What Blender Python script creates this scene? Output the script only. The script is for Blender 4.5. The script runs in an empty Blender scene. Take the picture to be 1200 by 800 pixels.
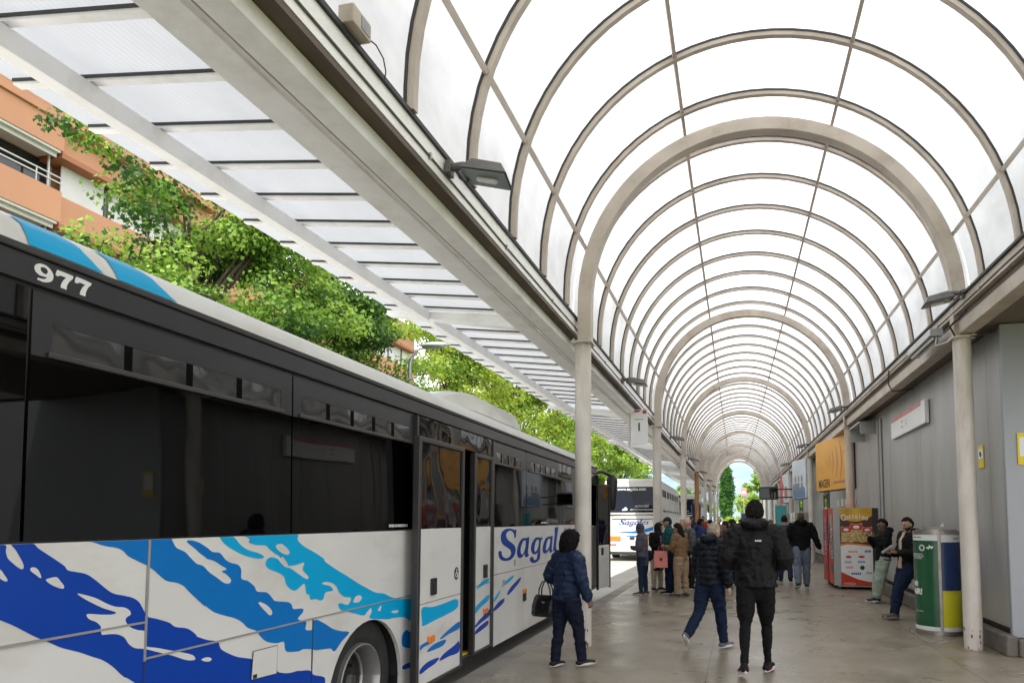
import bpy, math, random
import numpy as np
from mathutils import Vector, Matrix, noise
from mathutils.geometry import tessellate_polygon
R = math.radians
random.seed(7)
sc = bpy.context.scene
COL = sc.collection

# ------------------------------------------------------------------ helpers
def link(o, parent=None):
    COL.objects.link(o)
    if parent is not None:
        o.parent = parent
    return o

def tag(o, label=None, cat=None, group=None, kind=None):
    if label: o['label'] = label
    if cat: o['category'] = cat
    if group: o['group'] = group
    if kind: o['kind'] = kind
    return o

def empty(name, loc=(0, 0, 0), rz=0.0, label=None, cat=None, group=None):
    o = bpy.data.objects.new(name, None)
    o.empty_display_size = 0.2
    o.location = loc
    o.rotation_euler = (0, 0, rz)
    COL.objects.link(o)
    return tag(o, label, cat, group)

def V(*a):
    return Vector(a)

class MB:
    """collects geometry for ONE mesh object"""
    def __init__(self):
        self.v = []; self.f = []; self.m = []
    def add(self, vs, fs, m=0):
        b = len(self.v)
        self.v += [tuple(p) for p in vs]
        self.f += [tuple(i + b for i in f) for f in fs]
        self.m += [m] * len(fs)
        return self
    def box(self, x0, x1, y0, y1, z0, z1, m=0):
        return self.add([(x0,y0,z0),(x1,y0,z0),(x1,y1,z0),(x0,y1,z0),(x0,y0,z1),(x1,y0,z1),(x1,y1,z1),(x0,y1,z1)],
            [(0,3,2,1),(4,5,6,7),(0,1,5,4),(1,2,6,5),(2,3,7,6),(3,0,4,7)], m)
    def cbox(self, c, s, m=0, rot=None):
        hx, hy, hz = s[0]/2, s[1]/2, s[2]/2
        P = [V(x*hx, y*hy, z*hz) for z in (-1,1) for (x,y) in ((-1,-1),(1,-1),(1,1),(-1,1))]
        if rot is not None: P = [rot @ p for p in P]
        c = V(*c)
        return self.add([p + c for p in P], [(0,3,2,1),(4,5,6,7),(0,1,5,4),(1,2,6,5),(2,3,7,6),(3,0,4,7)], m)
    def bar(self, a, b, w, h, m=0, up=(0,0,1)):
        a = V(*a); b = V(*b); t = (b-a).normalized()
        x = t.cross(V(*up)).normalized(); y = x.cross(t)
        P = []
        for p in (a, b):
            for (i, j) in ((-1,-1),(1,-1),(1,1),(-1,1)):
                P.append(p + x*(i*w/2) + y*(j*h/2))
        return self.add(P, [(0,3,2,1),(4,5,6,7),(0,1,5,4),(1,2,6,5),(2,3,7,6),(3,0,4,7)], m)
    def tube(self, pts, rad, n=12, ref=(1,0,0), cap=True, m=0, round_=False):
        pts = [V(*p) for p in pts]
        k = len(pts)
        if not isinstance(rad, (list, tuple)): rad = [rad]*k
        rad = [(r, r) if not isinstance(r, (tuple, list)) else r for r in rad]
        if round_:
            t0 = (pts[0]-pts[1]).normalized(); t1 = (pts[-1]-pts[-2]).normalized()
            r0 = rad[0]; r1 = rad[-1]; q0 = min(r0); q1 = min(r1)
            pts = [pts[0]+t0*q0*.97, pts[0]+t0*q0*.72] + pts + [pts[-1]+t1*q1*.72, pts[-1]+t1*q1*.97]
            rad = [(r0[0]*.22, r0[1]*.22), (r0[0]*.7, r0[1]*.7)] + list(rad) + [(r1[0]*.7, r1[1]*.7), (r1[0]*.22, r1[1]*.22)]
            k = len(pts)
        ref = V(*ref)
        vs = []
        for i, p in enumerate(pts):
            t = (pts[min(i+1,k-1)] - pts[max(i-1,0)])
            t = t.normalized() if t.length > 1e-9 else V(0,0,1)
            x = ref - t*ref.dot(t)
            if x.length < 1e-4:
                x = V(0,1,0) - t*t.y
            x.normalize(); y = t.cross(x)
            for j in range(n):
                a = 2*math.pi*j/n
                vs.append(p + x*(rad[i][0]*math.cos(a)) + y*(rad[i][1]*math.sin(a)))
        fs = []
        for i in range(k-1):
            for j in range(n):
                j2 = (j+1) % n
                fs.append((i*n+j, i*n+j2, (i+1)*n+j2, (i+1)*n+j))
        if cap:
            fs.append(tuple(range(n-1, -1, -1))); fs.append(tuple((k-1)*n+j for j in range(n)))
        return self.add(vs, fs, m)
    def sweep(self, prof, paths, m=0, closed=True, cap=True):
        """prof pts already placed: paths = list of rings (same length)"""
        n = len(paths[0]); vs = [p for r in paths for p in r]; fs = []
        for i in range(len(paths)-1):
            for j in range(n if closed else n-1):
                j2 = (j+1) % n
                fs.append((i*n+j, i*n+j2, (i+1)*n+j2, (i+1)*n+j))
        if cap and closed:
            fs.append(tuple(range(n-1,-1,-1))); fs.append(tuple((len(paths)-1)*n+j for j in range(n)))
        return self.add(vs, fs, m)
    def prism(self, prof, y0, y1, m=0):
        """closed (x,z) profile extruded along y"""
        return self.sweep(None, [[(x, y0, z) for x, z in prof], [(x, y1, z) for x, z in prof]], m)
    def plate(self, outline, to3, th, holes=(), m=0):
        """flat polygon (2D) with holes, extruded by th; to3(u,v,d) -> xyz"""
        loops = [list(outline)] + [list(h) for h in holes]
        tri = tessellate_polygon([[V(p[0], p[1], 0) for p in l] for l in loops])
        flat = [p for l in loops for p in l]
        N = len(flat)
        vs = [to3(p[0], p[1], 0) for p in flat] + [to3(p[0], p[1], th) for p in flat]
        fs = [tuple(t) for t in tri] + [(t[2]+N, t[1]+N, t[0]+N) for t in tri]
        b = 0
        for l in loops:
            n = len(l)
            for i in range(n):
                j = (i+1) % n
                fs.append((b+i, b+j, N+b+j, N+b+i))
            b += n
        return self.add(vs, fs, m)
    def ellipsoid(self, c, r, m=0, nu=16, nv=10, rot=None):
        vs = []; fs = []
        for i in range(nv+1):
            th = math.pi*i/nv
            for j in range(nu):
                ph = 2*math.pi*j/nu
                p = V(r[0]*math.sin(th)*math.cos(ph), r[1]*math.sin(th)*math.sin(ph), r[2]*math.cos(th))
                if rot is not None: p = rot @ p
                vs.append(p + V(*c))
        for i in range(nv):
            for j in range(nu):
                j2 = (j+1) % nu
                fs.append((i*nu+j, (i+1)*nu+j, (i+1)*nu+j2, i*nu+j2))
        return self.add(vs, fs, m)
    def mesh(self, name):
        me = bpy.data.meshes.new(name)
        me.from_pydata(self.v, [], self.f)
        me.polygons.foreach_set('material_index', self.m)
        me.update()
        return me
    def build(self, name, mats, parent=None, smooth=False, bevel=0.0, loc=None, fix=True):
        me = self.mesh(name)
        if fix:
            import bmesh
            bm = bmesh.new(); bm.from_mesh(me)
            bmesh.ops.recalc_face_normals(bm, faces=bm.faces)
            bm.to_mesh(me); bm.free()
        for mm in (mats if isinstance(mats, (list, tuple)) else [mats]):
            me.materials.append(mm)
        if smooth:
            me.polygons.foreach_set('use_smooth', [True]*len(me.polygons))
            if smooth == 'auto':
                me.set_sharp_from_angle(angle=R(35))
        o = bpy.data.objects.new(name, me)
        if loc: o.location = loc
        link(o, parent)
        if bevel > 0:
            b = o.modifiers.new('bevel', 'BEVEL'); b.width = bevel; b.segments = 2; b.limit_method = 'ANGLE'; b.angle_limit = R(40)
        return o

def catmull(pts, n=4, closed=True):
    out = []; k = len(pts)
    for i in range(k):
        p0, p1, p2, p3 = [V(*pts[(i+j) % k]) for j in (-1, 0, 1, 2)]
        if not closed and (i == k-1): break
        for s in range(n):
            t = s/n
            q = 0.5*((2*p1)+(p2-p0)*t+(2*p0-5*p1+4*p2-p3)*t*t+(3*p1-p0-3*p2+p3)*t**3)
            out.append((q[0], q[1]))
    return out

# ------------------------------------------------------------------ materials
def newmat(name):
    m = bpy.data.materials.new(name); m.use_nodes = True
    nt = m.node_tree
    return m, nt, nt.nodes, nt.links, nt.nodes['Principled BSDF']

def pmat(name, col, rough=.5, metal=0., var=.12, scale=6., bump=0., bscale=40., stretch=(1,1,1), coat=0., spec=.5, rvar=.0, world=False, dirt=None):
    m, nt, N, L, b = newmat(name)
    tc = N.new('ShaderNodeTexCoord'); mp = N.new('ShaderNodeMapping'); mp.inputs['Scale'].default_value = stretch
    if world:
        g = N.new('ShaderNodeNewGeometry'); L.new(g.outputs['Position'], mp.inputs['Vector'])
    else:
        L.new(tc.outputs['Object'], mp.inputs['Vector'])
    nz = N.new('ShaderNodeTexNoise'); nz.inputs['Scale'].default_value = scale; nz.inputs['Detail'].default_value = 6
    L.new(mp.outputs['Vector'], nz.inputs['Vector'])
    mx = N.new('ShaderNodeMix'); mx.data_type = 'RGBA'
    c0 = [max(0, c*(1-var)) for c in col]; c1 = [min(1, c*(1+var)) for c in col]
    mx.inputs['A'].default_value = (*c0, 1); mx.inputs['B'].default_value = (*c1, 1)
    mr = N.new('ShaderNodeMapRange'); mr.inputs['From Min'].default_value = .3; mr.inputs['From Max'].default_value = .7
    L.new(nz.outputs['Fac'], mr.inputs['Value']); L.new(mr.outputs['Result'], mx.inputs['Factor'])
    out = mx.outputs['Result']
    if dirt:   # (colour, amount, scale, stretch): stains with a shape of their own
        dm = N.new('ShaderNodeMapping'); dm.inputs['Scale'].default_value = dirt[3]
        L.new(mp.inputs['Vector'].links[0].from_socket, dm.inputs['Vector'])
        dn = N.new('ShaderNodeTexNoise'); dn.inputs['Scale'].default_value = dirt[2]; dn.inputs['Detail'].default_value = 8; dn.inputs['Roughness'].default_value = .65
        L.new(dm.outputs['Vector'], dn.inputs['Vector'])
        dr = N.new('ShaderNodeMapRange'); dr.inputs['From Min'].default_value = .5; dr.inputs['From Max'].default_value = .72; dr.inputs['To Max'].default_value = dirt[1]
        L.new(dn.outputs['Fac'], dr.inputs['Value'])
        d2 = N.new('ShaderNodeMix'); d2.data_type = 'RGBA'; d2.inputs['B'].default_value = (*dirt[0], 1)
        L.new(dr.outputs['Result'], d2.inputs['Factor']); L.new(out, d2.inputs['A'])
        out = d2.outputs['Result']
    L.new(out, b.inputs['Base Color'])
    b.inputs['Roughness'].default_value = rough; b.inputs['Metallic'].default_value = metal
    b.inputs['Specular IOR Level'].default_value = spec
    b.inputs['Coat Weight'].default_value = coat; b.inputs['Coat Roughness'].default_value = .08
    if rvar:
        rr = N.new('ShaderNodeMapRange'); rr.inputs['To Min'].default_value = max(.02, rough-rvar); rr.inputs['To Max'].default_value = min(1, rough+rvar)
        L.new(nz.outputs['Fac'], rr.inputs['Value']); L.new(rr.outputs['Result'], b.inputs['Roughness'])
    if bump:
        bn = N.new('ShaderNodeTexNoise'); bn.inputs['Scale'].default_value = bscale; bn.inputs['Detail'].default_value = 4
        L.new(mp.outputs['Vector'], bn.inputs['Vector'])
        bp = N.new('ShaderNodeBump'); bp.inputs['Strength'].default_value = bump; bp.inputs['Distance'].default_value = .02
        L.new(bn.outputs['Fac'], bp.inputs['Height']); L.new(bp.outputs['Normal'], b.inputs['Normal'])
    return m

def leafmat(name, col, tr=.45):
    m, nt, N, L, b = newmat(name)
    g = N.new('ShaderNodeNewGeometry')
    mx = N.new('ShaderNodeMix'); mx.data_type = 'RGBA'
    mx.inputs['A'].default_value = (*[c*.82 for c in col], 1); mx.inputs['B'].default_value = (*[min(1, c*1.15) for c in col], 1)
    L.new(g.outputs['Random Per Island'], mx.inputs['Factor'])
    L.new(mx.outputs['Result'], b.inputs['Base Color']); b.inputs['Roughness'].default_value = .55; b.inputs['Specular IOR Level'].default_value = .25
    t = N.new('ShaderNodeBsdfTranslucent')
    hs = N.new('ShaderNodeHueSaturation'); hs.inputs['Value'].default_value = 1.5; hs.inputs['Hue'].default_value = .485
    L.new(mx.outputs['Result'], hs.inputs['Color']); L.new(hs.outputs['Color'], t.inputs['Color'])
    ms = N.new('ShaderNodeMixShader'); ms.inputs['Fac'].default_value = tr
    L.new(b.outputs['BSDF'], ms.inputs[1]); L.new(t.outputs['BSDF'], ms.inputs[2])
    L.new(ms.outputs['Shader'], N['Material Output'].inputs['Surface'])
    return m

def sheetmat(name, col, transl=.8, ribs=None, dirt=.15):
    """translucent roofing sheet"""
    m, nt, N, L, b = newmat(name)
    g = N.new('ShaderNodeNewGeometry')
    mp = N.new('ShaderNodeMapping'); mp.inputs['Scale'].default_value = (1.2, .8, 1.2)
    L.new(g.outputs['Position'], mp.inputs['Vector'])
    nz = N.new('ShaderNodeTexNoise'); nz.inputs['Scale'].default_value = 1.1; nz.inputs['Detail'].default_value = 7; nz.inputs['Roughness'].default_value = .62
    L.new(mp.outputs['Vector'], nz.inputs['Vector'])
    mr = N.new('ShaderNodeMapRange'); mr.inputs['From Min'].default_value = .42; mr.inputs['From Max'].default_value = .75
    L.new(nz.outputs['Fac'], mr.inputs['Value'])
    mx = N.new('ShaderNodeMix'); mx.data_type = 'RGBA'
    mx.inputs['A'].default_value = (*col, 1); mx.inputs['B'].default_value = (*[c*(1-dirt) for c in col], 1)
    L.new(mr.outputs['Result'], mx.inputs['Factor'])
    colout = mx.outputs['Result']
    if ribs:
        sx = N.new('ShaderNodeSeparateXYZ'); L.new(g.outputs['Position'], sx.inputs['Vector'])
        acc = None
        for ax, per in ribs:
            mu = N.new('ShaderNodeMath'); mu.operation = 'MULTIPLY'; mu.inputs[1].default_value = 1/per; L.new(sx.outputs[ax], mu.inputs[0])
            fr = N.new('ShaderNodeMath'); fr.operation = 'FRACT'; L.new(mu.outputs[0], fr.inputs[0])
            lt = N.new('ShaderNodeMath'); lt.operation = 'LESS_THAN'; lt.inputs[1].default_value = .2; L.new(fr.outputs[0], lt.inputs[0])
            if acc is None: acc = lt.outputs[0]
            else:
                ma = N.new('ShaderNodeMath'); ma.operation = 'MAXIMUM'; L.new(acc, ma.inputs[0]); L.new(lt.outputs[0], ma.inputs[1]); acc = ma.outputs[0]
        m2 = N.new('ShaderNodeMix'); m2.data_type = 'RGBA'; m2.inputs['B'].default_value = (*[c*.9 for c in col], 1)
        L.new(acc, m2.inputs['Factor']); L.new(colout, m2.inputs['A']); colout = m2.outputs['Result']
    t = N.new('ShaderNodeBsdfTranslucent'); L.new(colout, t.inputs['Color'])
    L.new(colout, b.inputs['Base Color']); b.inputs['Roughness'].default_value = .25; b.inputs['Specular IOR Level'].default_value = .4
    ms = N.new('ShaderNodeMixShader'); ms.inputs['Fac'].default_value = transl
    L.new(b.outputs['BSDF'], ms.inputs[1]); L.new(t.outputs['BSDF'], ms.inputs[2])
    L.new(ms.outputs['Shader'], N['Material Output'].inputs['Surface'])
    return m

def glassmat(name, col=(.012,.013,.015), rough=.03, wav=.0, spec=.6, wscale=1.5):
    m, nt, N, L, b = newmat(name)
    b.inputs['Base Color'].default_value = (*col, 1); b.inputs['Roughness'].default_value = rough; b.inputs['Specular IOR Level'].default_value = spec
    if wav:
        g = N.new('ShaderNodeNewGeometry')
        nz = N.new('ShaderNodeTexNoise'); nz.inputs['Scale'].default_value = wscale; nz.inputs['Detail'].default_value = 1
        L.new(g.outputs['Position'], nz.inputs['Vector'])
        bp = N.new('ShaderNodeBump'); bp.inputs['Strength'].default_value = wav; bp.inputs['Distance'].default_value = .05
        L.new(nz.outputs['Fac'], bp.inputs['Height']); L.new(bp.outputs['Normal'], b.inputs['Normal'])
    return m

def emat(name, col, strength):
    m, nt, N, L, b = newmat(name)
    b.inputs['Base Color'].default_value = (*col, 1); b.inputs['Emission Color'].default_value = (*col, 1); b.inputs['Emission Strength'].default_value = strength
    return m

M = {}
M['white_paint'] = pmat('white_paint', (.90,.90,.895), .45, var=.05, scale=3, bump=.08, dirt=((.45,.37,.28), .28, 3.4, (1,1,1)))
M['cream_paint'] = pmat('cream_paint', (.47,.415,.35), .5, var=.12, scale=2.5, bump=.1, dirt=((.24,.17,.11), .5, 2.2, (1,1,1)))
M['column_paint'] = pmat('column_paint', (.60,.56,.515), .45, var=.1, scale=3, bump=.1, dirt=((.28,.19,.12), .55, 1.6, (3,3,.45)))
M['rust_paint'] = pmat('rust_paint', (.42,.20,.075), .7, var=.35, scale=2.4, bump=.2, stretch=(2,2,.6))
M['halfrust_paint'] = pmat('halfrust_paint', (.55,.47,.38), .55, var=.1, scale=3, bump=.15, dirt=((.33,.15,.04), .9, 1.7, (2.5,2.5,.45)))
M['matt_black'] = pmat('matt_black', (.004,.004,.004), .9, spec=.05)
M['chip'] = pmat('rust_chip', (.20,.09,.04), .8, var=.4, scale=20)
M['soffit_shade'] = pmat('shaded_soffit', (.10,.075,.055), .6, var=.25, scale=3)  # shadow in the gap under the gutters, put into a dark brown
M['edge_dark'] = pmat('dark_gasket', (.03,.03,.033), .6, var=.2, scale=9)
M['sheet'] = sheetmat('vault_sheet', (.53,.54,.555), .8, dirt=.30)
M['awning_sheet'] = sheetmat('awning_sheet', (.29,.302,.318), .60, ribs=[('X', .045)], dirt=.16)
M['concrete'] = None
M['steel'] = pmat('galvanised_steel', (.42,.43,.44), .4, .8, var=.15, scale=8)
M['black_plastic'] = pmat('black_plastic', (.018,.018,.02), .4, var=.2)
M['black_rubber'] = pmat('black_rubber', (.02,.02,.021), .75, var=.3, scale=9, bump=.1)
M['dark_trim'] = pmat('dark_trim', (.035,.034,.035), .35, var=.15)
M['bus_black'] = pmat('bus_black_paint', (.022,.021,.024), .34, var=.12, scale=2, coat=.08, spec=.35)
M['bus_white'] = pmat('bus_white_paint', (.68,.675,.66), .32, var=.035, scale=2, coat=.3, bump=.035, bscale=2.2, dirt=((.44,.40,.35), .5, 1.3, (1,.7,1.8)))
M['bus_grey'] = pmat('bus_trim_grey', (.36,.35,.34), .35, .3, var=.08)
M['liv_dark'] = pmat('livery_dark_blue', (.0,.046,.36), .4, var=.04, coat=.06, spec=.25)
M['liv_mid'] = pmat('livery_mid_blue', (.0,.155,.50), .4, var=.04, coat=.06, spec=.25)
M['liv_light'] = pmat('livery_light_blue', (.0,.36,.68), .4, var=.04, coat=.06, spec=.25)
M['liv_name'] = pmat('lettering_blue', (.0,.045,.27), .45, spec=.25, var=.05)
M['num_white'] = pmat('lettering_white', (.78,.78,.78), .4, var=.04)
M['bus_glass'] = glassmat('tinted_glass', (.0012,.0012,.0016), .025, spec=.36, wav=.075, wscale=1.1)
M['bus_glass_up'] = glassmat('hopper_glass', (.035,.037,.04), .05, spec=1.0, wav=.16, wscale=3.5)
M['wavy_glass'] = glassmat('wavy_glass', (.006,.006,.007), .03, wav=.30, wscale=2.2)
M['amber'] = pmat('amber_lens', (.75,.22,.03), .25, var=.05)
M['amber_lit'] = emat('amber_lit', (1,.5,.12), 6)
M['red_lens'] = pmat('red_lens', (.5,.02,.02), .25, var=.05)
M['rim'] = pmat('rim_silver', (.34,.335,.33), .4, .7, var=.08)
M['wall_metal'] = pmat('wall_panel_grey', (.37,.365,.365), .42, .2, var=.1, scale=1.3, stretch=(1,1,.35), bump=.03, dirt=((.25,.24,.225), .6, .8, (1,2,.25)))
M['wall_metal_pale'] = pmat('wall_panel_bluish', (.29,.30,.325), .42, .25, var=.06, scale=1.3, stretch=(1,1,.35))
M['plinth'] = pmat('plinth_concrete', (.13,.115,.10), .85, var=.25, scale=5, bump=.3, dirt=((.09,.08,.07), .7, 3, (1,1,1)))
M['soffit'] = pmat('soffit_board', (.14,.115,.09), .7, var=.2, scale=2, stretch=(3,.3,1))
M['orange_wall'] = pmat('orange_render', (.47,.235,.135), .85, var=.06, scale=.5, bump=.05)
M['orange_dark'] = pmat('terracotta_trim', (.33,.135,.07), .85, var=.08, scale=.5)
M['bwhite'] = pmat('white_render', (.55,.55,.54), .7, var=.05, scale=1)
M['bglass'] = glassmat('flat_glass', (.02,.022,.028), .08)
M['bark'] = pmat('bark', (.075,.055,.04), .9, var=.35, scale=6, bump=.5, stretch=(3,3,.6))
M['leaf_deep'] = leafmat('leaf_deep', (.028,.085,.014), .3)
M['leaf_mid'] = leafmat('leaf_mid', (.10,.205,.022), .3)
M['leaf_fresh'] = leafmat('leaf_fresh', (.19,.315,.04), .32)
M['leaf_lime'] = leafmat('leaf_lime', (.25,.335,.035), .38)
M['leaf_poplar'] = leafmat('leaf_poplar', (.03,.11,.02), .35)
M['sign_white'] = pmat('sign_white', (.74,.75,.76), .4, var=.03)
M['sign_red'] = pmat('sign_red', (.52,.03,.035), .4, var=.05)
M['sign_pink'] = pmat('sign_faded_red', (.60,.22,.22), .5, var=.12)
M['ink'] = pmat('ink_black', (.02,.02,.022), .5, var=.1)
M['ink_grey'] = pmat('ink_grey', (.28,.28,.29), .5, var=.1)
M['yellow'] = pmat('sign_yellow', (.72,.55,.02), .45, var=.06)
M['board_yellow'] = pmat('poster_yellow', (.72,.36,.05), .4, var=.1, scale=.6)
M['board_stripe'] = pmat('poster_rose', (.42,.17,.13), .45, var=.1)
M['board_white'] = pmat('poster_white', (.60,.66,.74), .35, var=.12, scale=1.2)
M['board_red'] = pmat('poster_red', (.55,.07,.09), .4, var=.15, scale=1.5)
M['teal'] = pmat('banner_teal', (.03,.26,.27), .5, var=.1)
M['bin_green'] = pmat('bin_green', (.008,.085,.032), .25, var=.15, scale=4, coat=.3)
M['bin_blue'] = pmat('bin_blue', (.008,.03,.12), .25, var=.12, scale=4, coat=.3)
M['bin_yellow'] = pmat('bin_yellow', (.62,.58,.02), .28, var=.08, scale=4, coat=.3)
M['bin_metal'] = pmat('bin_metal', (.33,.31,.28), .35, .8, var=.2, scale=7)
M['vend_red'] = pmat('vending_red', (.40,.008,.016), .5, var=.08, coat=.0, spec=.3)
M['vend_orange'] = pmat('vending_orange', (.50,.05,.022), .5, var=.08, coat=.0, spec=.3)
M['vend_grey'] = pmat('vending_grey', (.36,.37,.36), .4, .2, var=.06)
M['vend_brown'] = pmat('advert_brown', (.085,.022,.008), .35, var=.3, scale=3)
M['vend_gold'] = pmat('advert_gold', (.62,.36,.02), .35, var=.3, scale=2.5)
M['vend_glass'] = glassmat('vending_glass', (.14,.14,.15), .08)
M['snack'] = pmat('snack_mix', (.48,.34,.13), .5, var=.6, scale=26)
M['road'] = pmat('asphalt', (.075,.075,.078), .85, var=.2, scale=.35, bump=.3, bscale=80, world=True, dirt=((.045,.045,.045), .6, .5, (1,1,1)))
M['apron'] = pmat('apron_concrete', (.40,.385,.36), .8, var=.12, scale=.5, bump=.1, world=True, dirt=((.2,.19,.17), .5, .6, (1,1,1)))
M['plaza'] = pmat('plaza_paving', (.50,.47,.43), .85, var=.1, scale=.4, world=True)
M['kerb'] = pmat('kerb_stone', (.27,.25,.225), .8, var=.2, scale=1.2, bump=.2, world=True, dirt=((.12,.11,.1), .6, 2, (1,1,1)))
M['hill'] = pmat('hazy_wooded_hill', (.14,.20,.25), .95, var=.25, scale=.02, world=True)  # blue of the distance haze is mixed into the hills' base colour
M['grass'] = pmat('lawn', (.10,.16,.03), .9, var=.3, scale=.6, world=True)
M['lamp_body'] = pmat('floodlight_body', (.13,.125,.12), .45, .3, var=.15)
M['lamp_glass'] = glassmat('floodlight_glass', (.10,.13,.14), .12)
M['bag_black'] = pmat('patent_black', (.014,.014,.016), .12, var=.2, coat=.5)
M['bag_pink'] = pmat('paper_pink', (.66,.20,.18), .6, var=.08)
M['paper'] = pmat('paper_white', (.74,.74,.73), .7, var=.04)
M['phone'] = pmat('phone_black', (.015,.015,.017), .15)

def concrete_floor():
    m, nt, N, L, b = newmat('worn_concrete')
    g = N.new('ShaderNodeNewGeometry')
    def nz(scale, det=7, rough=.6, st=(1,1,1)):
        mp = N.new('ShaderNodeMapping'); mp.inputs['Scale'].default_value = st
        L.new(g.outputs['Position'], mp.inputs['Vector'])
        t = N.new('ShaderNodeTexNoise'); t.inputs['Scale'].default_value = scale; t.inputs['Detail'].default_value = det; t.inputs['Roughness'].default_value = rough
        L.new(mp.outputs['Vector'], t.inputs['Vector']); return t.outputs['Fac']
    def rng(s, a, bb, c=0., d=1.):
        r = N.new('ShaderNodeMapRange'); r.inputs['From Min'].default_value = a; r.inputs['From Max'].default_value = bb
        r.inputs['To Min'].default_value = c; r.inputs['To Max'].default_value = d
        L.new(s, r.inputs['Value']); return r.outputs['Result']
    def mix(f, a, bb):
        x = N.new('ShaderNodeMix'); x.data_type = 'RGBA'
        L.new(f, x.inputs['Factor'])
        for k, v in (('A', a), ('B', bb)):
            if isinstance(v, tuple): x.inputs[k].default_value = (*v, 1)
            else: L.new(v, x.inputs[k])
        return x.outputs['Result']
    c = mix(rng(nz(.55), .35, .68), (.205,.175,.132), (.285,.245,.19))
    c = mix(rng(nz(2.3, 8, .7), .5, .78, 0, .6), c, (.115,.096,.073))
    c = mix(rng(nz(.9, 8, .65, (1,.35,1)), .52, .74, 0, .6), c, (.105,.087,.067))
    c = mix(rng(nz(.33, 6, .6, (.7,1.3,1)), .56, .72, 0, .6), c, (.29,.235,.16))
    # spots (old gum, oil drips)
    vo = N.new('ShaderNodeTexVoronoi'); vo.inputs['Scale'].default_value = 2.6; L.new(g.outputs['Position'], vo.inputs['Vector'])
    c = mix(rng(vo.outputs['Distance'], .03, .055, .4, 0), c, (.07,.062,.055))
    # saw-cut joints
    sx = N.new('ShaderNodeSeparateXYZ'); L.new(g.outputs['Position'], sx.inputs['Vector'])
    jo = None
    for ax, per, off in (('Y', 4.15, .9), ('X', 2.7, .35)):
        a = N.new('ShaderNodeMath'); a.operation = 'ADD'; a.inputs[1].default_value = 100*per+off; L.new(sx.outputs[ax], a.inputs[0])
        d = N.new('ShaderNodeMath'); d.operation = 'MODULO'; d.inputs[1].default_value = per; L.new(a.outputs[0], d.inputs[0])
        lt = N.new('ShaderNodeMath'); lt.operation = 'LESS_THAN'; lt.inputs[1].default_value = .014; L.new(d.outputs[0], lt.inputs[0])
        if jo is None: jo = lt.outputs[0]
        else:
            mm = N.new('ShaderNodeMath'); mm.operation = 'MAXIMUM'; L.new(jo, mm.inputs[0]); L.new(lt.outputs[0], mm.inputs[1]); jo = mm.outputs[0]
    jj = N.new('ShaderNodeMath'); jj.operation = 'MULTIPLY'; jj.inputs[1].default_value = .85; L.new(jo, jj.inputs[0])
    c = mix(jj.outputs[0], c, (.075,.065,.055))
    L.new(c, b.inputs['Base Color'])
    L.new(rng(nz(1.4, 6, .6), .3, .7, .2, .48), b.inputs['Roughness'])
    b.inputs['Specular IOR Level'].default_value = .45
    bp = N.new('ShaderNodeBump'); bp.inputs['Strength'].default_value = .06; bp.inputs['Distance'].default_value = .01
    L.new(nz(18, 5), bp.inputs['Height']); L.new(bp.outputs['Normal'], b.inputs['Normal'])
    return m
M['concrete'] = concrete_floor()

# lettering ---------------------------------------------------------
def text_mesh(body, size, mat, name='lettering', parent=None, mtx=None, extrude=.001, align='CENTER', bold=0.0, sx=1.0, shear=0.0):
    cu = bpy.data.curves.new(name, 'FONT'); cu.body = body; cu.size = size; cu.extrude = extrude; cu.align_x = align; cu.align_y = 'CENTER'
    cu.offset = bold; cu.shear = shear; cu.resolution_u = 4
    tmp = bpy.data.objects.new('tmp', cu); COL.objects.link(tmp)
    dg = bpy.context.evaluated_depsgraph_get(); dg.update()
    me = bpy.data.meshes.new_from_object(tmp.evaluated_get(dg))
    bpy.data.objects.remove(tmp); bpy.data.curves.remove(cu)
    me.name = name; me.materials.clear(); me.materials.append(mat)
    if sx != 1.0: me.transform(Matrix.Diagonal((sx, 1, 1, 1)))
    if mtx is not None: me.transform(mtx)
    o = bpy.data.objects.new(name, me)
    return link(o, parent)

def frame_mtx(origin, xdir, ydir):
    x = V(*xdir).normalized(); y = V(*ydir).normalized(); z = x.cross(y)
    m = Matrix((x, y, z)).transposed().to_4x4(); m.translation = V(*origin)
    return m
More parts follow.
